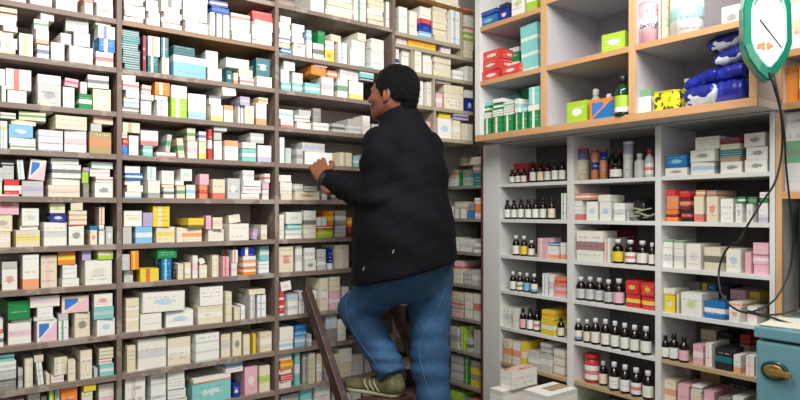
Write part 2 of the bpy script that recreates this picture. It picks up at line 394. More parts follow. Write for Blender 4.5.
# middle bay
L('s0', sn(0, mbn), '124-145 w_r6 w:g6 w6 w:p6 w6 w6;146.5-160 w:g7 w7 w6 w:u6;161.5-182 w/p6 w_r6 w/p6 w5 w|k8 w6;183.5-208.5 w/p13 w20 w8;210-215.5 w24;216.5-222 w24;223-229.5 w24 n/b7@210-229.5 n/w6@210-229.5;231-251 w5 w:g5 w5 w5 c/r8;252.5-273 w5 w:g5 w5 w5 w5 r/r5 r4')
L('s1', sn(1, mbn), '122-140 t:w7 t:w7 t:w7 t:w7 t:q7 t:w6;143-147 R36;148-160 t|w17 w|o20;161-169 w|o17 t|w20;172-206 u^w22 t:k9@172-195;207.5-222 w/p14 w.v17@206-220;224-232 t.w13;233.5-238 c_o11;239-254 w/r8 c8 g.w10@226-250;256.5-272 w:g11 t.w18')
L('s2', sn(2, mbn), '122-139 s/w6 w/q9 w.v8 w/r9 w9;141-154 w7 w.v8 w_v6 w/r9@141-153%6;155-168 w|v16 w5 o|c13@155-171;169.5-187 l|w20 w13;188.5-208 w_u26;209.5-223 w_y17 w^k9;224.5-236 w^o17 w.v12@220-237%-6;237.5-243.5 w|k18;245-255 w|y18 v/g9@240-250;256.5-268 w_o22 c/o6')
L('s3', sn(3, mbn), '122-128 b10 r/h7 w/h6;129-140 w20 c|m10@122-140;143-153 q/w11 w_r15@141-160 ;155-176 w_r5 g/G18@163-171%8;177-186 c/G20%-6;187.5-198 w/p18 c/G13@187-196;199-207 c_y18 w/n10;208.5-212.5 r/w30;214-223 w20 g9;224.5-240 w^o20 g9@214-228;241.5-256 q/w13 w/g6;258-273 w_v17 g/w10@250-264')
L('s4', sn(4, mbn), '125-143 w_u6 w7 w/c5 b/w7 w7;144.5-160 w_s18 w|q14@144-156;161.5-174 w/k11 c3 w14@158-174;175.5-185 c/G13 w5;186.5-198 w/u14 w.q12@178-192;199.5-209 h/r14 p11;211-225 c_r20;227-240 g.w21;241.5-261 w_p6 w/p7 w6 w/p10@243-256;262.5-270 w/p10 p7 w/r9')
L('s5', sn(5, mbn), '123-134 g17;135.5-153 u/w17;154.5-175 c/y16 w/c16@122-142;181-203 c/o14 v14@143-153 y|c21@153-171;206.5-224 w/c12 w|p15@173-185 y_k10@186-204;227-249 w17 p14@206-212;250.5-258 v/p11%12 c/p12@213-225;259.5-267 c/w15 c/w8@229-243%-8')
L('s6', sn(6, mbn), '122-133 g/w13;140-159 y|r13 g16@122-130 o|y19@131-141;160.5-171.5 b|q22;172.5-176 k10;177-183.5 c16;184.5-191.5 c/w16;192.5-198 w/p23 G/G10@155-177;199.5-209 c/w13 w5%-24;212-219.5 c|w22;220.5-229 p|r20;231.5-239 w/p13 w|r13@232-238;241-256 o/w8 w/o11 n|w9;257.5-269 w:u13 q/c15')
L('s7', sn(7, mbn), '124-139 c:w34;140.5-164 w:c17 w.u20@140-185%1;166-195 w.u16;198-224 c/w18 w/w19@200-224;225.5-232 c30;233.5-240 c13;241-248 w.g14;249-255 g|w24;256.5-266 w|u23 c5@249-266;')
L('s8', sn(8, mbn), '124-135.5 c27;137-166.5 w/g31;168-192 c/w28;193.5-219.5 w:g28;221-231 c/g24;232.5-242 c.k24;243.5-251.5 c20;253-256.5 y20;258-272 c/w20')
L('s9', sn(9, mbn), '125-145.5 w|g46;147-166 w:g40 w_s8;168-187 w:g10 w:g10 w:g10 w:g9;189-191 t22;192-231 q.w21 w_o5;233-241 n.w13 w/b14@224-243;243.5-257.5 p.w28;259-270 c/l26')
# bay right of the middle one, partly behind the man
L('a', sn(0, rbn), '310-324 w20;325.5-352.5 c6 w5 c6 w5 w6;354-366 w|G26;367.5-384 c5 c5 w5 c5 c5 w5;386-391.5 w28')
L('r0', sn(1, rbn), '279-291 b/w6 c_y5 w/n8 w6 w6 w7;292.5-305 w/p7 w.n6 w6 w6 w:g7;306.5-312 w|p18 u/w10;313-324 w/k17 G/G13@317-325;325.5-336 y.r13 w/v9 c7@328-341;337.5-347 w|u22;350-365 w17 w10 c/w8@356-366;370-384 w17 w/g4 w5 w/g5')
L('s1', sn(2, rbn), '281-291 q/w8 w|v13 w/g10@283-295;292.5-303 q/w9 w/g11;304.5-320 q/w11 o.m9@310-326%3;321.5-334 w/p19 h/w7@326-337;337.5-348 w/G19 c_p10@314-328;349.5-365 w_y19 w/g13@338-359;360-374 k/g4 q/w12')
L('s2', sn(3, rbn), '279-293.5 w_r8 w/q10;295-311 w7 w/s6 g6@298-311;312-329 w/g8 s14@313-322;330-345 g/k9;346-361 w/g8 g6@348-358;362-370 w19;371-388 g/w12')
L('s3', sn(4, rbn), '279-284.5 w26;285.5-293 g|q16;294-303 g/s15;305-333 w13 g/v9@300-325;338-352 c|m14;353.5-360 q/w11;361-385 g/s13')
L('s4', sn(5, rbn), '279-292 c6 w/g6 w6 w7;293.5-320 c.r9 g/w7@293-303 g/s5@303-317;321-327 g/w10;340-352 s/w9')
L('s5', sn(6, rbn), '279-284 w25;285.5-302 w/g9 q/w6 w.g12;303.5-316 c/w14 w_k14;317.5-333 l/y9 r/w3 w|u9@318-327 o/y15@328-334;335-346 g:s12 s/g15;347.5-352 R10 o/y10')
L('s6', sn(7, rbn), '279-294 c.r26;295.5-303 w/g26;304.5-316 w.k11 w/g12;317.5-327 g/w13 g8;328.5-333 n_w21;334.5-349 c|w24;')
L('s7', sn(8, rbn), '279-284 r:w24;285.5-298 w/g14 g/u6 w.p9@281-293%-8;299-305.5 w13 g9;306.5-317 g/w12 w/g9;318.5-328 c/w33;329.5-340 p/w18 c15;341-349 g9 w:g12')
L('s8', sn(9, rbn), '279-293.5 w/u9 w13;295-306 u/w12 b_u10;307-312 g/w12;' + fill('L', 0, '', 326, 348, 34, seed=5))
L('s9', sn(10, rbn), '279-293 w7 r:w7 w5 o/y9 w/q10;295-300 q/w34;302-307 s|g30;308.5-315 c|g30;316.5-322 c/w28;' + fill('L', 0, '', 326, 372, 36, seed=6))
L('s10', sn(11, rbn), '279-299 w/g14 g16;300.5-312.5 q/w34;314-330 w.p34;' + fill('L', 0, '', 334, 380, 32, seed=7))
# upper bay by the corner
L('T', 'narrow topmost shelf by the corner', '436-459 c9')
L('a', sn(0, cbn), '399-407.5 w26;408.5-417 w26;420-431.5 u/w6 n.b8 r5 w12;433-447 c6 c6 c6 c7 c6 c5;449-460 w|u40', z=.915)
L('A', sn(1, cbn), '395.5-407 w/p9;408.5-436 y/o10;441-452 w/p8;463.5-473.5 c9 c9 l/w8 w/r9 w8 w^r7', z=.856)
L('A', sn(2, cbn), '395.5-399 n/w10 w/p10;400.5-410 l/w6 w9 w/g9;413.5-421.5 w22;423-432 w16 w/g6;433.5-451 c7 c/w7 c8;453-464 w/g10;465.5-473 w|g15', z=.726)
L('A', sn(3, cbn), '396-417 w/g20;418-424 w|g25;425.5-432.5 w|g25;435.8-443 p/w15 w8@436-451;444.5-464 c.w17 c8;465.5-473 n.w14 w8', z=.557)
L('A', sn(4, cbn), '400-422 w/g20;423-430.5 p|v16;437.2-451.5 w.u21 y/y5@439-451;453-460.5 c/w20;462-473.5 c|w17 v/k6@454-470', z=.394)

# corner bay of the white unit
def Rr(z, name, spec, X=XL, **k): row('R', z, name, spec, X=X, maxd=.17, **k)
kb = 'dark corner bay'
Rr(ZR['A'], sn(0, kb), '446-457 w:q8 c/h9;459-461 G15;463-471 q/o9 s7;473-481 t12 s/p9;462-480 c|s8@460-480', top=.34)
Rr(ZR['B'], sn(1, kb), '447-453 w/g12;454.5-466 w|s10 g/w7;467.5-473.5 b8 s7;474.5-481 p/w7 o/h8 w/p6')
Rr(ZR['C'], sn(2, kb), '450-458 g14;459.5-472 w/g13;473.5-481 w/s10')
Rr(ZR['D'], sn(3, kb), '446-452 r/k10 s6;453.5-462 c/w15 p_r8;463.5-470 g:s14;471.5-480 g/w16')
Rr(ZR['E'], sn(4, kb), '444-450 p:w8 w/r8 p:s8;451.5-463 p:w9 g/r8 c8;464.5-472 w:g26;473.5-480 w/r27')
Rr(ZR['F'], sn(5, kb), '450-459 g/s22;460.5-465 l|c24;466.5-472 g/k12;473.5-480 g|s24')
Rr(ZR['G'], sn(6, kb), '450-463 g:s26;464.5-469 G|l28;470.5-480 y/s20 s7')
Rr(ZR['H'], sn(7, kb), '450-462 l/s24;463.5-471 s22;472-480 o/y24')
# white unit
c1, c2, c3 = 'left column', 'middle column', 'right column'
def wn(i, c): return f'{ordn[i]} shelf of the white unit\'s {c}'
row('R', ZR['A'], wn(0, c1), '509-529 r/R21', X=XL + .09)
Rr(ZR['B'], wn(1, c1), '560-566 w|G27')
Rr(ZR['C'], wn(2, c1), '537.5-546.5 p|w20;547.5-559.5 w_o13 b/w3;560.5-566 w_o17')
Rr(ZR['D'], wn(3, c1), '542-548 w|u22;549-554 w/p22;555-566.5 p/o11 h/r10')
Rr(ZR['E'], wn(4, c1), '501.5-506 w/g20;507-511.5 w/g20;512.5-517 w20;541-554.5 y/w16 y/o9')
Rr(ZR['F'], wn(5, c1), '503.5-511 c/o23;512.5-519.5 w/o23;520.5-526.5 y/w25;527.5-539 g/w18;540.5-552 g/w20 g/s9@540-551;553.5-566.5 w:m26')
Rr(ZR['B'], wn(1, c2), '575-583 w_r20 h/w7@575-591;585-597.5 w.u19;599-611 w.u19;613-625 w/g18 w7@594-610;627-629 g10')
Rr(ZR['C'], wn(2, c2), '576-603 w/R31;604-610 w|r25')
row('R', ZR['C'], wn(2, c2), '590-622 R/r31', X=XL + .15)
Rr(ZR['D'], wn(3, c2), '625.5-640 r/y14 r.y13;641-655 r/y14 r.y13')
Rr(ZR['A'], wn(0, c3), '664-687 w.k8 b.q13@666-687;688.5-714 w/u13 w.k12@690-718 w13@694-722;720-742 w.k12 m5 t:u7 c6 R6;744-767.5 w.k13 w.k13 w.k14')
Rr(ZR['B'], wn(1, c3), '666-678.5 o/R12 h.o14 r6;679.5-692 k/r12 R/h13 r6;694-705 c_r26 h/c6;706.5-719 c.r26 s/h6;720.5-734 w24;735.5-745 w.v19 G/w7;746.5-756.5 w.v19 G/s7;758-768 w_v20 G5 w/g6')
Rr(ZR['C'], wn(2, c3), '662.5-672.5 w/g20 w^G8;674-684.5 w/g20 w^G8;686-702 w.g26;704-724.5 c/k24;726-743 w.u24;745-751.5 p22;753-769 p10 p/w10 p12')
Rr(ZR['D'], wn(3, c3), '663.5-675 y.w18 w_y6;676.5-679 c20;680.5-702 w.l23;704-727.5 b/w17;729-743.5 w.o15 c/h5;745-757 w/p17')
row('R', ZR['D'], wn(3, c3), '681-700 s28;701-707 y/k28;708-718 b/w28;719-729 k.w28;730-747 p/s26;749-760 y/s26', X=XL + .16)
Rr(ZR['E'], wn(4, c3), '693-704.5 p/w20;705.5-713.5 w|p24;715-732 k/t22;733.5-742 w_o18;743.5-754 w|p20;755-768 w/p22')
row('R', ZR['E'], wn(4, c3), '700-716 c/s28;717-735 k/s28;740-752 r/w30', X=XL + .16)
Rr(ZR['F'], wn(5, c3), '664.5-676 c/h24;677.5-689 p24;690.5-702 c/p22 w/k5;703.5-716 p/w24;718-730 s/k22;731.5-745 w/p26;746.5-760 s/w24')
row('R', ZR['F'], wn(5, c3), '666-690 p/s34;700-720 m/s32;725-750 k/s34', X=XL + .17)
Rr(ZR['G'], wn(6, c2), '577-590 l/w20;592-610 w/g22;612-630 c20')
# wall cabinet
un = "wall cabinet's left section"
def Ur(k, name, spec, X=XU + .004, **kw): row('R', ZU[k], name, spec, X=X, maxd=.17, **kw)
Ur('s', 'top shelf of the ' + un, '480-497 b.u10 n/b5;499-509 n.w12 k/n5;511-524 w.l26;525.5-537 l/w28')
Ur('q', 'middle shelf of the ' + un, '481.5-499.5 r.w10 r.w10@481.5-501 r.w10@482-501;501-519.5 r.w10')
row('R', ZU['q'], 'middle shelf of the ' + un, '509-519 G/w28 w5', X=XU + .10)
row('R', ZU['q'], 'middle shelf of the ' + un, '521-540 q:w48%-3', X=XU + .03)
Ur('p', 'bottom shelf of the ' + un, '484-491 G|w17 w:G6 G/w7 q4;492.5-502.5 G|w17 w:G7 G/w7 w4;503.5-513.5 G|w17 w:G8 w/G5;515-519.5 G|w18 w/q14;520.5-527 G|w18 q/w6;528-539.5 G|w18 w6 q|w18')
row('R', ZU['p'], 'bottom shelf of the ' + un, '500-519 q|w42;521-533 G/q48', X=XU + .19)
Ur('q', 'middle shelf of the wall cabinet\'s middle section', '600.5-624.5 l.w18')
Ur('p', 'bottom shelf of the wall cabinet\'s middle section', '566.5-587 l.w22;589-615 o~b21')
row('R', ZU['p'], 'bottom shelf of the wall cabinet\'s middle section', '563-580 R/r29', X=XU + .17)
Ur('q', 'middle shelf of the wall cabinet\'s right section', '720-741 w.k24', X=XU + .06)
Ur('p', 'bottom shelf of the wall cabinet\'s right section', '638-651 w^G25', X=XU + .02)

# pixel size and what the man hides decide which 300 stand alone
MANPOLY = [(345,400),(334,300),(350,283),(352,215),(314,190),(305,155),(330,150),(362,150),(366,122),(360,100),(375,66),(416,66),(420,105),(445,130),(460,262),(447,300),(455,400)]
def inpoly(x, y):
    c = False; n = len(MANPOLY)
    for i in range(n):
        x1, y1 = MANPOLY[i]; x2, y2 = MANPOLY[i-1]
        if (y1 > y) != (y2 > y) and x < (x2-x1) * (y-y1) / (y2-y1) + x1: c = not c
    return c
def vis(c):
    n = t = 0
    for i in range(5):
        for j in range(5):
            x = c['px'] + (i/4 - .5) * c['pw'] * .9; y = c['py'] + (j/4 - .5) * c['ph'] * .9; t += 1
            if 0 <= x < 800 and 0 <= y < 400 and not inpoly(x, y) and not (x > 752 and y > 322): n += 1
    return n / t * c['pw'] * c['ph'] * (.35 if c['off'] > .03 and c['wall'] == 'L' else 1)
for c in CART:
    c['area'] = vis(c) * (.4 if c['wall'] == 'R' and c['X'] not in (XL, XU + .004) else 1)
order = sorted(CART, key=lambda c: -c['area'])
N_ALONE = 300
alone = set(id(c) for c in order[:N_ALONE])
def look(c):
    w_, h = c['B'] - c['A'], c['z1'] - c['z0']
    sz = 'flat ' if w_ > 2.0 * h else ('tall ' if h > 1.45 * w_ else ('large ' if w_ * h > .0085 else ''))
    s = sz + CN[c['b']] + ' carton'
    if c['sty'] and CN[c['c2']] != CN[c['b']]:
        cc = CN[c['c2']]
        s += {'/': f' with {cc} band', '|': f' with {cc} stripe', '_': f' with {cc} lower edge', '^': f' with {cc} top edge', '.': f' with {cc} emblem',
              '~': f' with {cc} artwork', ':': f' with {cc} lines'}[c['sty']]
    return s
rows_ = {}
for c in CART: rows_.setdefault(c['row'], []).append(c)
labels = {}
def short(c):
    return (CN[c['b']] if not (c['sty'] and CN[c['c2']] != CN[c['b']]) else f"{CN[c['b']]} and {CN[c['c2']]}")
for rname, cs in rows_.items():
    from collections import Counter
    lk = Counter(look(c) for c in cs)
    # stacks in picture order, left to right
    sts = {}
    for c in cs: sts.setdefault((c['st'], c['X']), []).append(c)
    for s in sts.values(): s.sort(key=lambda c: c['z0'])
    so = sorted(sts.values(), key=lambda s: s[0]['px'])
    pend = []
    rel2 = {}
    for si, s in enumerate(so):
        for li, c in enumerate(s):
            if lk[look(c)] == 1: labels[id(c)] = f"{look(c)}, {rname}"; continue
            rel = []
            if li > 0: rel.append(f"on the {short(s[li-1])} one")
            if li + 1 < len(s): rel.append(f"under the {short(s[li+1])} one")
            if si > 0: rel.append(f"right of the {short(so[si-1][0])} one")
            if si + 1 < len(so): rel.append(f"left of the {short(so[si+1][0])} one")
            rel2[id(c)] = [f"{look(c)} {r}, {rname}" for r in rel]
            pend.append((c, si, li, len(s)))
    cnt = Counter(x for c, *_ in pend for x in set(rel2[id(c)]))
    for c, si, li, n in pend:
        good = [x for x in rel2[id(c)] if cnt[x] == 1 and len(x.split()) <= 16]
        if good: labels[id(c)] = good[0]
        else:
            lev = 'alone in' if n == 1 else ('bottom of' if li == 0 else ('top of' if li == n-1 else f'{["lowest","second","third","fourth","fifth","sixth","seventh","eighth"][min(li,7)]} up in'))
            k = f'{si+1}{"st" if si == 0 else "nd" if si == 1 else "rd" if si == 2 else "th"}'
            short_row = rname
            bay = {'the middle bay': 'middle bay', 'the left bay': 'left bay'}.get(rname.split(' of ', 1)[-1], None)
            rs = rname.replace("of the white unit's", 'of white unit,').replace("of the wall cabinet's", 'of wall cabinet,').replace(' of the', ',').replace('of the wall', 'of wall')
            labels[id(c)] = f"{short(c).replace(' and ', '-').replace('navy blue','navy').replace('pale grey','grey').replace('dull grey','grey').replace('sky blue','sky-blue').replace('dark teal','teal').replace('lime green','lime')} carton {lev} {k} stack, {rs}"
def build_carton(bm, uvl, c, mi, base=(0, 0, 0)):
    w_, h, d = c['B'] - c['A'], c['z1'] - c['z0'], c['d']
    mid = (c['A'] + c['B']) / 2
    tl = math.radians(c['rot']); 
    rz = rndc.uniform(-1, 1) * .085 * (1 if w_ > .03 else .3)
    w_ -= abs(math.sin(rz)) * d * .8; w_ = max(w_, .008)
    if c['wall'] == 'L': x, y, rr = mid, Y0 + c['off'] + d/2, rz
    else: x, y, rr = c['X'] + c['off'] + d/2, -mid, rz - math.pi/2
    if tl:
        s = abs(math.sin(tl)); w_ = max(.01, (w_ - h * s) if w_ > 2*h*s else w_); lift = s * w_/2 + .0005
    else: lift = .0002
    carton_geo(bm, uvl, x - base[0], y - base[1], CAMZ + c['z0'] + lift - base[2], w_, d, h - (lift if tl == 0 else 0), rr, mi, tl)
rndc = random.Random(5)
for c in order[:N_ALONE]:
    bm = bmesh.new(); uvl = bm.loops.layers.uv.new(UVL)
    mid = (c['A'] + c['B']) / 2
    loc = (mid, Y0 + c['off'] + c['d']/2, CAMZ + c['z0']) if c['wall'] == 'L' else (c['X'] + c['off'] + c['d']/2, -mid, CAMZ + c['z0'])
    build_carton(bm, uvl, c, 0, loc)
    o = link('medicine_carton', bm, carton_mat(c['b'], c['sty'], c['c2'])); o.location = loc
    lab = labels[id(c)]
    tag(o, lab, 'medicine box', 'cartons on the ' + c['row'])
bm = bmesh.new(); uvl = bm.loops.layers.uv.new(UVL); ml = []
for c in order[N_ALONE:]:
    m = carton_mat(c['b'], c['sty'], c['c2'])
    if m not in ml: ml.append(m)
    build_carton(bm, uvl, c, ml.index(m))
o = link('small_medicine_cartons', bm, ml)
tag(o, 'the many small cartons filling the gaps between the larger ones on all shelves', 'small medicine boxes', kind='stuff')
print('CARTONS', len(CART), DROP)

# ------------------------------------------------------------------ bottles, jars, tins, pouches
amber = plain('dark_amber_glass', '#170c08', .12, spec=.6)
greeng = plain('dark_green_glass', '#12341c', .15, spec=.6)
capw = plain('white_plastic_cap', '#d4d6da', .4); capk = plain('dark_cap', '#1b1b1f', .4)
def label_mat(name, base, c2=None, style=None): return carton_mat(base, style, c2)
def bottle_proto(name, cap, lab, glass, shape='round'):
    """unit bottle: 1 tall, radius .2; returns (body, cap, label) meshes"""
    bm = bmesh.new()
    if shape == 'jar': prof = [(.30, 0), (.33, .02), (.33, .72), (.30, .80), (.26, .83), (.26, .86)]
    else: prof = [(.19, 0), (.205, .015), (.21, .04), (.21, .62), (.19, .69), (.12, .76), (.085, .80), (.085, .84)]
    lathe(bm, prof, 18)
    r0 = .33 if shape == 'jar' else .21
    b = bpy.data.meshes.new('bottle_body'); bm.to_mesh(b); bm.free(); b.materials.append(glass)
    bm = bmesh.new()
    if shape == 'jar': lathe(bm, [(.30, .842), (.335, .85), (.335, .985), (.31, 1.0)], 18)
    else: lathe(bm, [(.095, .825), (.115, .83), (.112, .98), (.10, 1.0)], 16)
    c = bpy.data.meshes.new('cap'); bm.to_mesh(c); bm.free(); c.materials.append(cap)
    bm = bmesh.new(); uvl = bm.loops.layers.uv.new(UVL); n = 18; za, zb = (.12, .62) if shape == 'jar' else (.09, .50)
    vs = [[bm.verts.new(((r0 + .006) * math.cos(2*math.pi*i/n), (r0 + .006) * math.sin(2*math.pi*i/n), z)) for i in range(n)] for z in (za, zb)]
    for i in range(n):
        f = bm.faces.new((vs[0][i], vs[0][(i+1) % n], vs[1][(i+1) % n], vs[1][i])); f.smooth = True
        for l, q in zip(f.loops, ((i/n*2, 0), ((i+1)/n*2, 0), ((i+1)/n*2, 1), (i/n*2, 1))): l[uvl].uv = (q[0] % 1.0 if q[0] not in (1.0, 2.0) else 1.0, q[1])
    l = bpy.data.meshes.new('label'); bm.to_mesh(l); bm.free(); l.materials.append(lab)
    return b, c, l
PROT = {}
def bottle(px, h, z, X, labtxt, grp, cap='w', lab=('w', None, None), glass='a', shape='round', wpx=None, off=.03, name='syrup_bottle', cat='bottle'):
    key = (cap, lab, glass, shape)
    caps = dict(w=capw, k=capk, r=plain('red_cap', '#b8302e', .4), b=plain('blue_cap', '#3d6fb0', .4), g=plain('green_cap', '#27603c', .4))
    gl = dict(a=amber, g=greeng, c=plain('pale_plastic_bottle', '#b9bcb6', .35), r=plain('red_jar_plastic', '#c0403c', .35), k=plain('black_plastic', '#131316', .35))
    if key not in PROT: PROT[key] = bottle_proto('b', caps[cap], carton_mat(*lab), gl[glass], shape)
    sc = scale_at('R', px, X + off); H = h * sc; W = (wpx * sc / (.66 if shape == 'jar' else .385)) if wpx else H * (1 if shape == 'jar' else 1.0)
    rt = empty(name, (X + off, ry_(px, X + off), CAMZ + z + .0005), labtxt, cat, grp, rz=rnd.uniform(2.6, 3.6))
    rt.scale = (W, W, H)
    for nm, me in zip(('bottle_body', 'cap', 'label'), PROT[key]):
        o = bpy.data.objects.new(nm, me); COL.objects.link(o); o.parent = rt
    return rt
LC = {('w', None, None): 'white label', ('y', None, None): 'yellow label', ('w', '/', 'r'): 'white and red label', ('w', '_', 'b'): 'white and blue label', ('u', '^', 'w'): 'sky blue and white label',
      ('p', None, None): 'pink label', ('u', None, None): 'sky blue label', ('c', None, None): 'cream label', ('g', None, None): 'pale grey label', ('w', '/', 'G'): 'white label with green band'}
def bottle_row(z, X, rowname, items, cap='w', off=.03):
    grp = 'bottles on the ' + rowname
    n = len(items)
    words = ['leftmost', 'second from left', 'third from left', 'fourth from left', 'fifth from left', 'sixth from left', 'seventh from left', 'eighth from left', 'ninth from left']
    for i, it in enumerate(items):
        px, h = it[0], it[1]; lab = it[2] if len(it) > 2 else ('w', None, None); kw = it[3] if len(it) > 3 else {}
        cp = kw.get('cap', cap)
        wd = words[i] if i < n - 1 else 'rightmost'
        bottle(px, h, z, X, f'dark bottle, {LC.get(lab, "printed label")}, {wd}, {rowname.split(" of the ")[0]}, {rowname.split(" of the ")[1]}', grp, lab=lab, wpx=it[4] if len(it) > 4 else None, off=kw.get('off', off + (i % 3) * .006), cap=cp, glass=kw.get('glass', 'a'))
W0 = ('w', None, None)
bottle_row(ZR['A'], XL, wn(0, c1), [(512.3, 14, W0, {}, 5), (518, 15, W0, {}, 5), (524, 15, W0, {}, 5), (533, 21, W0, {}, 6), (540.5, 21, ('c', None, None), {}, 6), (547.8, 21, W0, {}, 6), (555, 22, W0, {}, 6), (562.3, 22, W0, {}, 6.3)], cap='k')
bottle_row(ZR['B'], XL, wn(1, c1), [(507.5, 19, W0, {}, 5.6), (514, 19, W0, {}, 5.8), (521, 20, W0, {}, 6), (528.3, 20, W0, {}, 6), (535.5, 20.5, W0, {}, 6), (543, 21, W0, {}, 6.2), (551.5, 22, ('c', None, None), {}, 6.6)], cap='k')
bottle_row(ZR['C'], XL, wn(2, c1), [(516, 20, W0, {}, 6.5), (524, 20, ('y', None, None), {}, 6.5), (531.5, 16, W0, {}, 6)])
bottle_row(ZR['D'], XL, wn(3, c1), [(513, 19, W0, {}, 6), (520, 19, ('w', '/', 'G'), {}, 6), (527, 19, ('u', None, None), {}, 6), (534.2, 19.5, ('w', '_', 'b'), {}, 6.3)], cap='w')
bottle_row(ZR['E'], XL, wn(4, c1), [(523, 21, ('p', None, None), {}, 6), (530.2, 22, W0, {}, 6.2), (537, 22, ('w', '/', 'r'), {}, 6), (561, 19, ('c', None, None), {}, 6.5)], cap='k')
bottle_row(ZR['C'], XL, wn(2, c2), [(618, 24, ('y', None, None), {}, 10), (630.5, 24, ('w', '/', 'r'), {}, 10), (642.5, 24, W0, {}, 10), (652, 23, W0, {}, 6)])
bottle_row(ZR['D'], XL, wn(3, c2), [(581, 23, ('g', None, None), {}, 8.5), (590.2, 24, ('g', None, None), {}, 8.5), (599.4, 24, ('g', None, None), {}, 8.5), (608.6, 24, ('g', None, None), {}, 8.5), (619, 26, ('p', None, None), {}, 10)])
bottle_row(ZR['E'], XL, wn(4, c2), [(578.5, 22, ('w', '_', 'b'), {'off': .02}, 7), (587, 23, ('c', None, None), {'off': .02}, 6.6), (595.5, 26, W0, {'off': .02}, 8), (605.5, 27, W0, {'off': .02}, 8), (615, 27, W0, {'off': .02}, 8), (624.7, 27, W0, {'off': .02}, 8.2), (634.6, 27, W0, {'off': .02}, 8.4), (646, 28, W0, {'off': .02}, 9.5)])
bottle_row(ZR['F'], XL, wn(5, c2), [(603.3, 24, ('c', None, None), {'off': .05}, 7.5), (614.2, 28, W0, {'off': .02}, 9), (625, 28, W0, {'off': .02}, 9), (636.2, 28, ('w', '/', 'r'), {'off': .02}, 9.4), (648, 28, W0, {'off': .02}, 9.6)])
bottle_row(ZR['E'], XL, wn(4, c3), [(665.5, 23, W0, {'off': .02}, 7), (674, 26, W0, {'off': .02}, 8), (684, 25, ('p', None, None), {'off': .02}, 8.4)], cap='k')
# jars and tins on the top shelf of the middle column
g_ = 'tins and jars on the top shelf of the white unit\'s middle column'
def tin(px, wpx, h, z, X, base, sty, c2, labtxt, lid='#b9babd', off=.03, name='tin', rim=True, grp=None, cat='tin'):
    sc = scale_at('R', px, X + off); R_ = wpx * sc / 2; H = h * sc
    rt = empty(name, (X + off + R_, ry_(px, X + off + R_), CAMZ + z + .0005), labtxt, cat, grp, rz=2.9)
    bm = bmesh.new(); uvl = bm.loops.layers.uv.new(UVL); n = 28
    vs = [[bm.verts.new((R_ * math.cos(2*math.pi*i/n), R_ * math.sin(2*math.pi*i/n), zz)) for i in range(n)] for zz in (0, H * .92)]
    for i in range(n):
        f = bm.faces.new((vs[0][i], vs[0][(i+1) % n], vs[1][(i+1) % n], vs[1][i])); f.smooth = True
        a, b_ = (i/n*2) % 1.0, (i/n*2) % 1.0 + 2/n
        for l, q in zip(f.loops, ((a, 0), (b_, 0), (b_, 1), (a, 1))): l[uvl].uv = q
    bm.faces.new(vs[0][::-1]); bm.faces.new(vs[1]); link('tin_body', bm, carton_mat(base, sty, c2), rt)
    bm = bmesh.new(); lathe(bm, [(R_ * .98, H * .9205), (R_ * 1.03, H * .925), (R_ * 1.03, H * .99), (R_ * .98, H)], 28); link('lid', bm, plain('lid' + lid, lid, .35), rt)
    return rt, R_, H
tin(583, 12, 32, ZR['A'], XL, 'c', '^', 'n', 'tall cream tin with navy top, leftmost in the white unit\'s middle column', grp=g_, lid='#a04434')
tin(595, 7.4, 30, ZR['A'], XL, 'h', '/', 'n', 'slim peach tin with navy band beside the tall cream tin', grp=g_, lid='#a04434')
tin(603.5, 7.6, 30, ZR['A'], XL, 'h', '^', 'n', 'slim peach tin with navy top, left of the green dark bottle', grp=g_, lid='#a04434')
bottle(611.5, 31, ZR['A'], XL, 'dark green bottle behind the short black jar', g_, lab=('R', None, None), glass='g', off=.12, cap='g', wpx=7)
bottle(619.5, 31, ZR['A'], XL, 'dark bottle with maroon label behind the short black jar', g_, lab=('R', None, None), glass='a', off=.13, cap='r', wpx=7)
bottle(616, 15, ZR['A'], XL, 'short black jar with white label on the middle column\'s top shelf', g_, glass='k', shape='jar', cap='k', wpx=12, off=.035, name='jar', cat='jar')
tin(628.3, 9.6, 37, ZR['A'], XL, 'w', '^', 'v', 'tallest slim white tin with lavender top, white unit\'s middle column', grp=g_, lid='#d9cdd2')
bottle(639.7, 24, ZR['A'], XL, 'grey white bottle right of the tallest slim tin', g_, glass='c', lab=('g', None, None), wpx=9)
bottle(649.5, 28, ZR['A'], XL, 'grey white bottle with red lettering at the right divider', g_, glass='c', cap='r', lab=('w', '/', 'r'), wpx=8)
rj = bottle(592.5, 28, ZR['F'], XL, 'red plastic jar with red lid and white label among dark bottles', 'bottles on the ' + wn(5, c2), glass='r', shape='jar', cap='r', lab=('w', '/', 'r'), wpx=15, name='jar', cat='jar', off=.06)
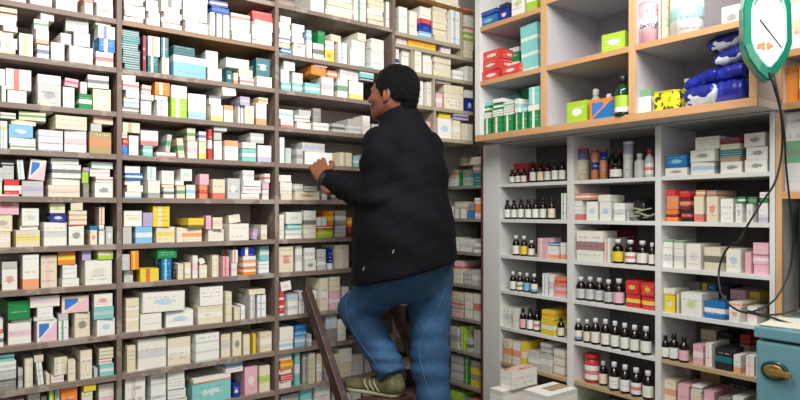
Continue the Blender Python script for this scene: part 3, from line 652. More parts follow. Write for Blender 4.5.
# dark pouch with loose blister strips
def pillow(name, c, w_, d, h, mat, labtxt=None, cat=None, grp=None, rz=0, tilt=0, parent=None, seed=0, crimp=True):
    bm = bmesh.new(); nx, ny = 22, 12
    r = random.Random(seed); ph = [r.uniform(0, 6) for _ in range(4)]
    M = Matrix.Rotation(rz, 4, 'Z') @ Matrix.Rotation(tilt, 4, 'Y')
    grid = {}
    for side in (1, -1):
        for i in range(nx + 1):
            for j in range(ny + 1):
                u, v = i / nx * 2 - 1, j / ny * 2 - 1
                if side == -1 and (i in (0, nx) or j in (0, ny)): grid[side, i, j] = grid[1, i, j]; continue
                t = (1 - abs(u) ** 4) ** .4 * (1 - abs(v) ** 4) ** .4 if abs(u) < 1 and abs(v) < 1 else 0
                wr = .05 * math.sin(u * 9 + v * 4 + ph[0]) + .03 * math.sin(u * 4 - v * 11 + ph[1]) + .05 * math.sin(17 * u + ph[2])
                z = side * h / 2 * t * (1 + wr)
                grid[side, i, j] = bm.verts.new(M @ Vector((u * w_ / 2 * (1 + .02 * math.sin(v * 7 + ph[3])), v * d / 2, z)))
        for i in range(nx):
            for j in range(ny):
                q = [grid[side, i, j], grid[side, i+1, j], grid[side, i+1, j+1], grid[side, i, j+1]]
                try: f = bm.faces.new(q if side == 1 else q[::-1]); f.smooth = True
                except ValueError: pass
    o = link(name, bm, mat, parent); o.location = c
    if labtxt: tag(o, labtxt, cat, grp)
    return o
def foil(name, h1, h2, scale=9, th=.5, rough=.25):
    if name in MATS: return MATS[name]
    m, nt, bs = newmat(name, rough); N = NB(nt)
    nz = N.noise(obj_coord(nt), scale, 3, .6)
    nt.links.new(N.mix(N.m('GREATER_THAN', nz, th), lin(h1), lin(h2)), bs.inputs['Base Color']); bs.inputs['Coat Weight'].default_value = .3
    N.bump(N.noise(obj_coord(nt), 25, 4, .6), .4, .01, bs); MATS[name] = m; return m
blackp = foil('black_pouch_film', '#15161a', '#2a2a2c', 12, .62)
def RP(px, py, X): 
    rx, ry = ray(px); t = X / rx
    return Vector((X, ry * t, CAMZ + (HY - py) * t / FPX))
p_ = RP(641, 205, XL + .13); p_.z = CAMZ + ZR['B'] + .052
pillow('black_pouch', p_, .12, .10, .10, blackp, 'black plastic pouch heaped behind loose blister strips', 'pouch', seed=3, rz=1.4)
strip = plain('foil_blister_strip', '#b3ab90', .35, metal=.3, bumpy=.3, vary=.15)
for i, (px, py, a, b_) in enumerate(((634, 216.5, .10, .3), (642, 214, -.35, .9), (650, 216, .3, -.4), (645, 210.0, .22, 1.2), (637, 209, -.15, -.8))):
    q = RP(px, py, XL + .028 + i * .004); bm = bmesh.new()
    Mx = Matrix.Rotation(math.pi/2 + b_ * .25, 4, 'Z') @ Matrix.Rotation(a, 4, 'Y')
    add_box(bm, -.030, .030, -.012, .012, -.0015, .0015, M=Mx)
    for k in range(5):
        for s_ in (-1, 1): lathe(bm, [(.0045, .0014), (.004, .0035), (.002, .0045)], 8, M=Mx @ Matrix.Translation((-.024 + k * .012, s_ * .006, 0)))
    o = link('blister_strip', bm, strip); o.location = q
    tag(o, ['lowest blister strip at the left in front of the black pouch', 'steeply tilted blister strip leaning on the black pouch', 'blister strip by the right divider in front of the black pouch', 'upper right blister strip on the black pouch', 'upper left blister strip on the black pouch'][i], 'blister strip', 'loose strips before the black pouch')

# wall cabinet: tins, bottles, pouches
rt, R1, H1 = tin(651, 23.5, 45, ZU['q'], XU, 'p', '/', 'w', 'large pink and white milk powder tin with dark script on the wall cabinet', lid='#e4dcdf', off=.02, name='milk_powder_tin', grp='tins in the wall cabinet')
c_ = bpy.data.curves.new('script', 'FONT'); c_.body = 'Lactogen'; c_.size = .028; c_.extrude = .0006; c_.shear = .4; c_.align_x = 'CENTER'
fo = bpy.data.objects.new('script_tmp', c_); COL.objects.link(fo)
bpy.context.view_layer.update(); me = bpy.data.meshes.new_from_object(fo); bpy.data.objects.remove(fo)
for v in me.vertices:        # wrap the lettering round the tin
    a = v.co.x / R1; r = R1 + .0012 + v.co.z
    v.co = Vector((r * math.cos(a), r * math.sin(a), H1 * .36 + v.co.y + .0 ))
o = link('lettering', me, plain('dark_print', '#2a2a48', .5), rt); d_ = math.atan2(-rt.location.y, -rt.location.x); o.rotation_euler = (0, 0, d_ - 2.9)
for i in range(2): box_obj('carton_strip', 0, 1, 0, 1, 0, 1, white) if False else None
tin(687, 32, 50, ZU['q'], XU, 'w', '/', 'q', 'large white and aqua milk powder tin right of the pink one', lid='#cdd4d6', off=.02, name='milk_powder_tin', grp='tins in the wall cabinet')
for i, px in enumerate((665.5, 669.0)):
    bm = bmesh.new(); uvl = bm.loops.layers.uv.new(UVL); carton_geo(bm, uvl, 0, 0, 0, .010, .09, .17, -math.pi/2)
    o = link('slim_carton', bm, carton_mat('c' if i else 'g')); q = RP(px, 0, XU + .07); o.location = (q.x, q.y, CAMZ + ZU['q'] + .0005)
    tag(o, ('cream' if i else 'grey') + ' slim upright carton between the two milk powder tins', 'medicine box', 'slim cartons between the tins')
gb = 'bottles on the bottom shelf of the wall cabinet'
bottle(596, 36, ZU['p'], XU, 'pale green bottle with white cap behind the orange carton', gb, glass='c', cap='w', lab=('w', '/', 'G'), wpx=11, off=.16, name='lotion_bottle')
bottle(609, 29, ZU['p'], XU, 'small dark bottle with white cap behind the orange carton', gb, glass='g', cap='w', lab=('w', '/', 'G'), wpx=9, off=.15, name='lotion_bottle')
bottle(622.6, 40, ZU['p'], XU, 'dark green antiseptic bottle with white and green label and black cap', gb, glass='g', cap='k', lab=('l', '_', 'w'), wpx=14, off=.02, name='antiseptic_bottle')
bottle(687.5, 36, ZU['p'], XU, 'translucent bottle with white cap behind the blue packs', gb, glass='c', cap='w', lab=('g', None, None), wpx=11, off=.20, name='lotion_bottle')
# hexagonal yellow and green tin box
q = RP(669, 100, XU + .045); rt = empty('herbal_tin', (q.x, q.y, CAMZ + ZU['p'] + .0005), 'low eight-sided yellow and green tin on the wall cabinet\'s bottom shelf', 'tin')
sc = scale_at('R', 669, XU + .03); bm = bmesh.new(); uvl = bm.loops.layers.uv.new(UVL)
hw, hd, hh, ch = 14.2 * sc, .04, 17.5 * sc, .018
pts = [(-hd, -hw + ch), (-hd + ch, -hw), (hd - ch, -hw), (hd, -hw + ch), (hd, hw - ch), (hd - ch, hw), (-hd + ch, hw), (-hd, hw - ch)]
lo = [bm.verts.new((x, y, 0)) for x, y in pts]; hi = [bm.verts.new((x, y, hh)) for x, y in pts]
for i in range(8):
    f = bm.faces.new((lo[i], lo[(i+1) % 8], hi[(i+1) % 8], hi[i]))
    for l, uvq in zip(f.loops, ((0, 0), (1, 0), (1, 1), (0, 1))): l[uvl].uv = uvq
bm.faces.new(lo[::-1]); bm.faces.new(hi)
MATS['tinart'] = foil('yellow_green_tin_print', '#3c4a1c', '#e2d028', 42, .47, .35)
link('tin_body', bm, MATS['tinart'], rt)
bm = bmesh.new(); lo = [bm.verts.new((x * 1.02, y * 1.01, hh + .0005)) for x, y in pts]; hi = [bm.verts.new((x * 1.02, y * 1.01, hh + .006)) for x, y in pts]
for i in range(8): bm.faces.new((lo[i], lo[(i+1) % 8], hi[(i+1) % 8], hi[i]))
bm.faces.new(lo[::-1]); bm.faces.new(hi); link('lid', bm, plain('yellow_lid', '#b9b02c', .4), rt)
# blue pouches
bluep = foil('navy_and_white_pouch_film', '#16207a', '#1d2c9a', 9, .55); bluew = foil('white_and_navy_pouch_film', '#1b2478', '#c9ccd6', 6, .54)
sc = scale_at('R', 715, XU)
def pouch(px0, px1, py0, py1, mat, labtxt, X=XU + .07, th=None, tilt=0, seed=1, d=.11):
    p = RP((px0 + px1)/2, (py0 + py1)/2, X); s = scale_at('R', (px0+px1)/2, X)
    return pillow('diaper_pack', p, d, (px1 - px0) * s, (py1 - py0) * s, mat, labtxt, 'pack', 'blue packs in the wall cabinet', rz=0, seed=seed) if not tilt else pillow('diaper_pack', p, (px1 - px0) * s, d, (py1 - py0) * s, mat, labtxt, 'pack', 'blue packs in the wall cabinet', rz=math.pi/2, tilt=tilt, seed=seed)
def box_z(o, z): o.location.z = z
pouch(689, 722, 86, 105.5, bluew, 'white and navy pack lying at the front left of the blue packs', tilt=.08, seed=2)
pouch(715, 749, 81, 103, bluep, 'navy pack at the bottom right against the post', X=XU + .09, tilt=.03, seed=4)
pouch(688, 724, 74, 88, bluep, 'navy pack lying on the white and navy pack', X=XU + .10, tilt=.30, seed=5)
pouch(716, 749, 66, 81, bluep, 'navy pack second up at the right against the post', X=XU + .11, tilt=.08, seed=6)
pouch(719, 750, 50, 64, bluew, 'white and navy pack third up at the right', X=XU + .10, tilt=.25, seed=7)
pouch(712, 750, 34, 50, bluew, 'topmost white and navy pack under the tin shelf', X=XU + .10, tilt=.18, seed=9)

# ------------------------------------------------------------------ smooth solids (distance fields meshed with surface nets)
def surfnet(F, org, h):
    nx, ny, nz = F.shape; S = F < 0
    acc = np.zeros((nx-1, ny-1, nz-1, 3)); cnt = np.zeros((nx-1, ny-1, nz-1))
    for ax in range(3):
        a = [slice(None)]*3; b = [slice(None)]*3; a[ax] = slice(0, -1); b[ax] = slice(1, None)
        fa, fb = F[tuple(a)], F[tuple(b)]; cr = (fa < 0) != (fb < 0)
        t = np.where(cr, fa / np.where(cr, fa - fb, 1), 0)
        o = [x for x in range(3) if x != ax]
        for d1 in (0, 1):
            for d2 in (0, 1):
                sl = [None]*3; sl[ax] = slice(None); sl[o[0]] = slice(d1, d1 + (F.shape[o[0]] - 1)); sl[o[1]] = slice(d2, d2 + (F.shape[o[1]] - 1))
                c = cr[tuple(sl)]; tt = t[tuple(sl)]
                p = np.zeros(c.shape + (3,)); p[..., ax] = tt; p[..., o[0]] = d1; p[..., o[1]] = d2
                acc += p * c[..., None]; cnt += c
    act = cnt > 0; idx = -np.ones(act.shape, int); ijk = np.argwhere(act); idx[act] = np.arange(len(ijk))
    V = (ijk + acc[act] / cnt[act][:, None]) * h + np.array(org)
    Q = []
    for ax in range(3):
        a = [slice(None)]*3; b = [slice(None)]*3; a[ax] = slice(0, -1); b[ax] = slice(1, None)
        cr = S[tuple(a)] != S[tuple(b)]; o = [(ax+1) % 3, (ax+2) % 3]
        e = np.argwhere(cr); ok = (e[:, o[0]] > 0) & (e[:, o[1]] > 0) & (e[:, o[0]] < F.shape[o[0]]-1) & (e[:, o[1]] < F.shape[o[1]]-1); e = e[ok]
        if not len(e): continue
        q = []
        for d1, d2 in ((0, 0), (-1, 0), (-1, -1), (0, -1)):
            c = e.copy(); c[:, o[0]] += d1; c[:, o[1]] += d2; q.append(idx[c[:, 0], c[:, 1], c[:, 2]])
        q = np.stack(q, 1); ins = S[tuple(a)][e[:, 0], e[:, 1], e[:, 2]]; q[~ins] = q[~ins][:, ::-1]
        Q.append(q)
    return V, np.concatenate(Q)
def cone(p, a, b, r1, r2, sq=None):
    a, b = np.array(a), np.array(b)
    if sq is not None:
        ax, f = np.array(sq[0]), sq[1]; k = 1 / f - 1
        p = p + (((p - a) @ ax) * k)[..., None] * ax; b = b + ((b - a) @ ax) * k * ax
    ba = b - a; pa = p - a; h = np.clip((pa @ ba) / (ba @ ba), 0, 1)
    return np.linalg.norm(pa - h[..., None] * ba, axis=-1) - (r1 + (r2 - r1) * h)
def ell(p, c, r, A):
    q = (p - np.array(c)) @ np.array(A).T; r = np.array(r); k0 = np.linalg.norm(q / r, axis=-1); k1 = np.linalg.norm(q / r**2, axis=-1) + 1e-9
    return k0 * (k0 - 1) / k1
def smin(a, b, k):
    h = np.clip(.5 + .5 * (b - a) / k, 0, 1); return b + (a - b) * h - k * h * (1 - h)
def smax(a, b, k): return -smin(-a, -b, k)
def solid(fn, lo, hi, h):
    lo, hi = np.array(lo, float), np.array(hi, float); n = np.ceil((hi - lo) / h).astype(int) + 1
    g = np.stack(np.meshgrid(*[lo[i] + np.arange(n[i]) * h for i in range(3)], indexing='ij'), -1)
    return surfnet(fn(g), lo, h)
def mesh_from(parts, name, mat, parent, relax=2):
    me = bpy.data.meshes.new(name); V = np.concatenate([p[0] for p in parts]); off = 0; F = []
    for v, q in parts: F += (q + off).tolist(); off += len(v)
    if parent is not None: V = V - np.array(parent.location)
    me.from_pydata(V.tolist(), [], F); me.update()
    bm = bmesh.new(); bm.from_mesh(me)
    for _ in range(relax): bmesh.ops.smooth_vert(bm, verts=bm.verts, factor=.5, use_axis_x=True, use_axis_y=True, use_axis_z=True)
    bm.to_mesh(me); bm.free()
    return link(name, me, mat, parent, smooth=True)
def A3(*v): return np.array([list(x) for x in v])
V3 = lambda v: np.array(tuple(v), float)

# ------------------------------------------------------------------ the ladder
lad_x0, lad_x1 = 1.335, 1.775
slope = Vector((0, -.29, -.40)).normalized()
railm = wood('worn_red_brown_ladder_wood', '#24120e', '#4a281f', .5, 2, '#54443c')
ltop = Vector((0, 2.485, CAMZ - .372)); s_end = (CAMZ - .372) / abs(slope.z)
lad = empty('wooden_ladder', (1.555, 1.65, 0), 'dark red brown wooden step ladder leaning on the shelving under the man', 'ladder')
def lad_obj(name, bm): o = link(name, bm, railm, lad); o.location = -lad.location; return o
nrm = Vector((0, -slope.z, slope.y)).normalized()
for X in (lad_x0, lad_x1):
    bm = bmesh.new(); pts = []
    T = Matrix((( 1, 0, 0, 0), (0, nrm.y, slope.y, 0), (0, nrm.z, slope.z, 0), (0, 0, 0, 1)))
    M = Matrix.Translation((X, ltop.y, ltop.z)) @ T
    add_box(bm, -.015, .015, -.055, -.001, 0, s_end - .03, M=M, bevel=.003)
    bmesh.ops.recalc_face_normals(bm, faces=bm.faces); lad_obj('rail', bm)
def lad_y(z): return ltop.y + (z - ltop.z) / slope.z * slope.y
STEPZ = CAMZ - .800
for k in range(3):
    z = STEPZ - k * .335
    if z < .08: continue
    y = lad_y(z) - .035; bm = bmesh.new(); add_box(bm, lad_x0 + .0155, lad_x1 - .0155, y - .05, y + .055, z - .025, z, bevel=.003); lad_obj('step', bm)

# ------------------------------------------------------------------ the man on the ladder
skin, nt, bs = newmat('brown_skin', .5); N = NB(nt)
nz = N.noise(obj_coord(nt), 14, 4, .6); nt.links.new(N.mix(nz, lin('#6b3b28'), lin('#8a523a')), bs.inputs['Base Color']); bs.inputs['Subsurface Weight'].default_value = .08
N.bump(N.noise(obj_coord(nt), 90, 3, .6), .12, .004, bs)
jk, nt, bs = newmat('black_jacket_cloth', .8); N = NB(nt); bs.inputs['Base Color'].default_value = lin('#1d1c22'); bs.inputs['Specular IOR Level'].default_value = .12
nt.links.new(N.mix(N.noise(obj_coord(nt), 7, 4, .6), lin('#07070c'), lin('#0e0e14')), bs.inputs['Base Color']); N.bump(N.noise(obj_coord(nt), 26, 5, .65), .5, .012, bs)
dn, nt, bs = newmat('blue_denim', .8); N = NB(nt)
nt.links.new(N.mix(N.noise(obj_coord(nt), 9, 6, .7), lin('#071c38'), lin('#33628c')), bs.inputs['Base Color']); N.bump(N.noise(obj_coord(nt), 34, 5, .7), .45, .01, bs)
hairm, nt, bs = newmat('black_hair', .55); N = NB(nt); bs.inputs['Base Color'].default_value = lin('#050405'); bs.inputs['Specular IOR Level'].default_value = .12
mp = nt.nodes.new('ShaderNodeMapping'); mp.inputs['Scale'].default_value = (90, 90, 22); nt.links.new(obj_coord(nt), mp.inputs[0]); N.bump(N.noise(mp.outputs[0], 2, 4, .7), .9, .01, bs)

man = empty('person', (1.62, 2.12, STEPZ - .33), 'man in black jacket and blue jeans reaching up to the shelf from a ladder', 'person')
ph_ = math.radians(38); BF = -RR * math.cos(ph_) + FF * math.sin(ph_); BL = Vector((-BF.y, BF.x, 0))    # the body faces BF, its left is BL
pel = P(418, 262, 2.70); chest = P(409, 178, 2.71); ub = P(405, 146, 2.71); nk = P(400, 120, 2.71)
Lsh, Rsh = P(382, 146, 2.58), P(426, 147, 2.84)
Lel, Lwr = P(378, 200, 2.58), P(323, 178, 2.71)
Rel, Rwr = P(430, 198, 2.92), P(404, 184, 3.03)
Lhip, Rhip = pel + BL * .085 - UU * .03, pel - BL * .085 - UU * .03
Lkn, Lan = P(357, 309, 2.79), P(391, 373, 2.66)
Rkn, Ran = P(430, 364, 2.72), P(441, 458, 2.66)
HC = P(392, 94.5, 2.70); HK = 1.0
hf = -RR * math.cos(math.radians(20)) + FF * math.sin(math.radians(20)); hf = (hf + UU * .10).normalized()
hl = Vector((-hf.y, hf.x, 0)).normalized(); hu = hf.cross(hl).normalized()
if hu.z < 0: hu = -hu
HA = A3(hf, hl, hu)
def hp(f, l, u): return V3(HC + hf * f + hl * l + hu * u)
def head_sdf(p):
    p = V3(HC) + (p - V3(HC)) / HK; return head_unit(p) * HK
def head_unit(p):
    d = ell(p, hp(-.012, 0, .024), (.097, .077, .092), HA)
    d = smin(d, ell(p, hp(.030, 0, -.035), (.060, .056, .075), HA), .03)            # face
    d = smin(d, ell(p, hp(.062, 0, -.090), (.026, .030, .022), HA), .025)           # chin
    d = smin(d, cone(p, hp(.0, .050, -.045), hp(.055, .024, -.092), .020, .018), .02)  # jaw lines
    d = smin(d, cone(p, hp(.0, -.050, -.045), hp(.055, -.024, -.092), .020, .018), .02)
    d = smin(d, cone(p, hp(.080, .028, .012), hp(.084, -.028, .012), .011, .011), .014)  # brow
    d = smin(d, cone(p, hp(.086, 0, .002), hp(.101, 0, -.028), .008, .012), .012)    # nose
    for s in (1, -1):
        d = smin(d, ell(p, hp(.096, s * .011, -.036), (.011, .008, .008), HA), .006)  # nostrils
        d = smax(d, -ell(p, hp(.092, s * .030, -.004), (.014, .015, .009), HA), .012) # eye sockets
        d = smin(d, ell(p, hp(.072, s * .030, -.004), (.013, .014, .011), HA), .003)  # eyes
        d = smin(d, ell(p, hp(.058, s * .040, -.030), (.022, .018, .017), HA), .02)   # cheeks
        # ears: rim, hollow, lobe
        e = ell(p, hp(-.006, s * .079, -.010), (.018, .008, .033), HA)
        e = smax(e, -ell(p, hp(-.002, s * .090, -.006), (.010, .008, .020), HA), .005)
        e = smin(e, ell(p, hp(.002, s * .076, -.038), (.009, .006, .010), HA), .006)
        d = smin(d, e, .006)
    d = smin(d, cone(p, hp(.086, .016, -.062), hp(.086, -.016, -.062), .007, .007), .008)   # upper lip
    d = smin(d, cone(p, hp(.082, .013, -.074), hp(.082, -.013, -.074), .008, .008), .008)   # lower lip
    d = smin(d, cone(p, hp(-.03, 0, -.05), V3(nk - UU * .05), .056, .064), .03)       # neck
    return d
# stubble on jaw and chin
nt = skin.node_tree; N = NB(nt); bs = nt.nodes['Principled BSDF']; base_ = bs.inputs['Base Color'].links[0].from_socket
vd = nt.nodes.new('ShaderNodeVectorMath'); vd.operation = 'DISTANCE'; nt.links.new(obj_coord(nt), vd.inputs[0])
vd.inputs[1].default_value = tuple(Vector(hp(.060, 0, -.085)) - man.location)
mr = nt.nodes.new('ShaderNodeMapRange'); mr.inputs[1].default_value = .085; mr.inputs[2].default_value = .045; mr.inputs[3].default_value = 0; mr.inputs[4].default_value = .6
nt.links.new(vd.outputs['Value'], mr.inputs[0]); nt.links.new(N.mix(mr.outputs[0], base_, lin('#2e211d')), bs.inputs['Base Color'])
parts = []
c0 = V3(HC); parts.append(solid(head_sdf, c0 - [.17, .17, .24], c0 + [.17, .17, .15], .0034))
# hands
def hand(wr, direc, back, side, curls, thumb_curl=.9, sc=1.0):
    """direc: wrist to knuckles; back: out of the back of the hand; side: towards the thumb"""
    D, B, S_ = direc.normalized(), back.normalized(), None
    S_ = side - D * side.dot(D); S_.normalize(); B = (B - D * B.dot(D)); B = (B - S_ * B.dot(S_)).normalized()
    segs = []; palm = []
    for i, (off, L0) in enumerate(((.030, .044), (.010, .049), (-.010, .046), (-.029, .036))):
        base = wr + (D * (.088 - abs(i - 1) * .004) + S_ * off) * sc
        palm.append((wr + (D * .015 + S_ * off * .75) * sc, base, .0125 * sc, .0105 * sc))
        ang = 0; p = base
        for k, ln in enumerate((L0, L0 * .62, L0 * .5)):
            ang += curls[i] * (1.0, 1.1, .8)[k]
            dr = D * math.cos(ang) - B * math.sin(ang); q = p + dr * ln * sc
            segs.append((p, q, (.0092, .0084, .0076)[k] * sc, (.0086, .0078, .0066)[k] * sc)); p = q
    tb = wr + (D * .028 + S_ * .028 - B * .004) * sc; t1 = tb + (D * .7 + S_ * .6 - B * .35).normalized() * .040 * sc
    t2 = t1 + (D * .95 + S_ * .15 - B * .45 * thumb_curl).normalized() * .031 * sc; t3 = t2 + (D * .9 - S_ * .15 - B * .6 * thumb_curl).normalized() * .025 * sc
    th = [(wr + (D * .01 + S_ * .012) * sc, tb, .017 * sc, .014 * sc), (tb, t1, .014 * sc, .0115 * sc), (t1, t2, .0108 * sc, .0098 * sc), (t2, t3, .0096 * sc, .0078 * sc)]
    def f(p):
        d = None
        for a, b, r1, r2 in palm:
            c = cone(p, V3(a), V3(b), r1, r2); d = c if d is None else smin(d, c, .012)
        fg = None
        for j in range(4):
            for s in segs[j*3:j*3+3]:
                c = cone(p, V3(s[0]), V3(s[1]), s[2], s[3]); fj = c if s is segs[j*3] else smin(fj, c, .003)
            fg = fj if fg is None else np.minimum(fg, fj)
        d = smin(d, fg, .006)
        for s in th: d = smin(d, cone(p, V3(s[0]), V3(s[1]), s[2], s[3]), .007)
        return smin(d, cone(p, V3(wr - D * .07), V3(wr + D * .02), .027, .026, (V3(B), .72)), .015)
    c = V3(wr + D * .06); return solid(f, c - .155, c + .155, .0030)
grip = P(309, 163, 2.80)
dirL = (P(316, 161, 2.775) - Lwr)
parts.append(hand(Lwr, dirL, (-FF * .8 + UU * .3 - RR * .25), (RR * .8 + UU * .3), (.62, .66, .70, .78), sc=1.06))
dirR = (P(392, 181, 3.09) - Rwr)
parts.append(hand(Rwr, dirR, UU * .9 - FF * .3, -BL, (.45, .45, .5, .5)))
def body_sdf(p):
    k = .05
    d = cone(p, V3(pel), V3(chest), .105, .115, (V3(BF), .75)); d = smin(d, cone(p, V3(chest), V3(ub), .12, .12, (V3(BF), .75)), k)
    d = smin(d, cone(p, V3(Lsh + BF * 0), V3(Rsh), .05, .05), k); d = smin(d, cone(p, V3(ub), V3(nk), .07, .055), k)
    for a, b, r1, r2 in ((Lsh, Lel, .045, .038), (Lel, Lwr, .037, .024), (Rsh, Rel, .045, .038), (Rel, Rwr, .037, .024), (Lhip, Lkn, .075, .050), (Lkn, Lan, .048, .034), (Rhip, Rkn, .075, .050), (Rkn, Ran, .048, .034)):
        d = smin(d, cone(p, V3(a), V3(b), r1, r2), .03)
    return d
def bounds(pts, m):
    a = np.array([tuple(x) for x in pts]); return a.min(0) - m, a.max(0) + m
alls = [pel, chest, ub, nk, Lsh, Rsh, Lel, Lwr, Rel, Rwr, Lkn, Lan, Rkn, Ran]
lo, hi = bounds(alls, .16); parts.append(solid(body_sdf, lo, hi, .013))
body = mesh_from(parts, 'body', skin, man, 1)
# hair: short, thick, covering crown, back and down to the collar
def hair_sdf(p):
    p = V3(HC) + (p - V3(HC)) / HK; return hair_unit(p) * HK
def hair_unit(p):
    nzv = .0011 * np.sin(p @ np.array([110., 60, 90]) + 2 * np.sin(p @ np.array([40., -70, 30]))) + .0007 * np.sin(p @ np.array([90., -160, 210.]))
    d = ell(p, hp(-.020, 0, .034), (.104, .088, .099), HA)
    d = smin(d, ell(p, hp(-.060, 0, -.030), (.058, .070, .068), HA), .03)
    q = (p - V3(HC)) @ HA.T
    f, l, u = q[..., 0], q[..., 1], q[..., 2]
    # open the face: in front of a line running from the hairline over the temple to the ear
    line = np.where(u > .045, .078 - (u - .045) * .35, np.where(u > -.005, .036 + (u + .005) * .84, -.030 + (u + .03) * .6))
    d = smax(d, f - line, .010)
    side = np.where(np.abs(l) > .05, -(u + .035) * 1.0, -(u + .085))
    d = smax(d, side, .012)
    for s in (1, -1): d = smin(d, cone(p, hp(.020, s * .073, .02), hp(.017, s * .072, -.018), .009, .005), .006)   # sideburns
    return d + nzv
hv = solid(hair_sdf, c0 - [.16, .16, .16], c0 + [.16, .16, .17], .0038)
mesh_from([hv], 'hair', hairm, man, 1)
# jacket
def folds(p, c, ax, freq, amp, rad, warp=3.0):
    q = p - V3(c); w_ = np.exp(-(q * q).sum(-1) / rad**2); a = V3(Vector(ax).normalized())
    b = V3(Vector(ax).orthogonal().normalized())
    return w_ * amp * np.sin(freq * (q @ a) + warp * np.sin(9 * (q @ b) + 1.3) * .5 + .7 * np.sin(23 * (q @ b)))
def jacket_sdf(p):
    hem = P(405.5, 277, 2.70); mid = P(404, 232, 2.70)
    d = cone(p, V3(hem), V3(mid), .247, .236, (V3(BF), .92))
    d = smin(d, cone(p, V3(mid), V3(chest), .222, .190, (V3(BF), .84)), .05)
    d = smin(d, cone(p, V3(chest), V3(ub - UU * .02), .184, .150, (V3(BF), .78)), .05)
    d = smin(d, cone(p, V3(ub - UU * .02), V3(nk + BF * -.005), .135, .088), .06)
    d = smin(d, cone(p, V3(Lsh - UU * .02), V3(Rsh - UU * .02), .074, .072), .07)
    up_ = cone(p, V3(Lsh), V3(Lel), .084, .080); fo_ = cone(p, V3(Lel), V3(Lwr + (Lwr - Lel).normalized() * -.005), .078, .044)
    arm = smin(up_, fo_, .03); d = smin(d, arm, .022)
    cr = P(373, 188, 2.58)
    d = smin(d, smin(cone(p, V3(Rsh), V3(Rel), .076, .066), cone(p, V3(Rel), V3(Rwr), .064, .042), .03), .03)
    d = d + folds(p, (Lel + Lwr) / 2, (Lwr - Lel), 120, .0060, .14) + folds(p, Lel, (0.6, .2, -1), 95, .0065, .12) + folds(p, chest + UU * .02 - FF * .13, (.5, .1, 1), 46, .005, .22) \
        + folds(p, mid - FF * .15, (.25, -.2, 1), 40, .0045, .25) + folds(p, Lsh - FF * .05, (.4, .3, .9), 60, .005, .13)
    d = d + .0016 * np.sin(p @ np.array([31., 47, 60])) * np.sin(p @ np.array([-52., 28, 41]))
    # hem, cuffs and collar openings
    hemplane = (p - V3(P(406, 272, 2.70))) @ V3((UU + RR * -.23).normalized())
    d = smax(d, -hemplane, .008)
    for a, b in ((Lel, Lwr), (Rel, Rwr)):
        ax = (b - a).normalized(); cut = (p - V3(b - ax * .012)) @ V3(ax)
        near = np.linalg.norm(p - V3(b), axis=-1) - .10
        d = smax(d, np.where(near < 0, cut, -1), .004)
    return d
lo, hi = bounds([pel - UU * .1, chest, nk, Lsh, Rsh, Lel, Lwr, Rel, Rwr], .22)
jv = solid(jacket_sdf, lo, hi, .0085)
jo = mesh_from([jv], 'jacket', jk, man, 1)
def collar_sdf(p):
    a, b = nk + UU * -.035 - hf * .004, nk + UU * .030 - BF * .012
    d = cone(p, V3(a), V3(b), .084, .074); inner = cone(p, V3(a - UU * .05), V3(b + UU * .06), .067, .064)
    d = smax(d, -inner, .006)
    top = (p - V3(b)) @ V3((UU - BF * .25).normalized()) - .012; return smax(smax(d, top, .006), -((p - V3(a)) @ V3(UU)) - .02, .006)
cv = solid(collar_sdf, V3(nk) - .13, V3(nk) + .13, .0045); mesh_from([cv], 'collar', jk, man, 1)
for a, b in ((Lel, Lwr), (Rel, Rwr)):
    ax = (b - a).normalized(); e1 = b - ax * .034; e2 = b - ax * .006
    def cuff(p, e1=e1, e2=e2, ax=ax):
        d = cone(p, V3(e1), V3(e2), .046, .045); d = smax(d, (p - V3(e2)) @ V3(ax), .003); d = smax(d, -((p - V3(e1)) @ V3(ax)), .003)
        return smax(d, -cone(p, V3(e1 - ax * .1), V3(e2 + ax * .1), .036, .034), .003)
    kv = solid(cuff, V3((e1 + e2) / 2) - .065, V3((e1 + e2) / 2) + .065, .0042); mesh_from([kv], 'cuff', plain('jacket_cuff', '#1a1a1f', .7), man, 1)
# jeans
def jeans_sdf(p):
    d = cone(p, V3(pel + UU * .06), V3(pel - UU * .05), .13, .135, (V3(BF), .85))
    cuts = []
    L_ = smin(cone(p, V3(Lhip), V3(Lkn), .112, .079), cone(p, V3(Lkn), V3(Lan + UU * .008), .079, .066), .03)
    R_ = smin(cone(p, V3(Rhip), V3(Rkn), .108, .082), cone(p, V3(Rkn), V3(Ran), .080, .066), .03)
    out = []
    for leg, a_, b_ in ((L_, Lkn, Lan), (R_, Rkn, Ran)):
        ax = (b_ - a_).normalized(); out.append(smax(leg, (p - V3(b_ + ax * .012)) @ V3(ax), .005))
    d = smin(smin(d, out[0], .035), out[1], .02)
    d = d + folds(p, Lkn, (Lan - Lkn), 70, .006, .12) + folds(p, Lan + UU * .04, UU, 120, .0075, .10) + folds(p, (Lhip + Lkn) / 2 - FF * .05, (Lkn - Lhip), 48, .006, .14, 4) \
        + folds(p, Rkn, UU, 62, .007, .15) + folds(p, Rhip - UU * .12, (.3, 0, 1), 45, .006, .16) + folds(p, Ran + UU * .06, UU, 90, .007, .12)
    return d
lo, hi = bounds([pel + UU * .08, Lhip, Rhip, Lkn, Lan, Rkn, Ran], .17); jn = solid(jeans_sdf, lo, hi, .0088); mesh_from([jn], 'jeans', dn, man, 1)
def onto(fn, p, d, n=40):
    for _ in range(n):
        v = float(fn(V3(p)[None, :])[0])
        if v < .001: break
        p = p + d * v * .8
    return p
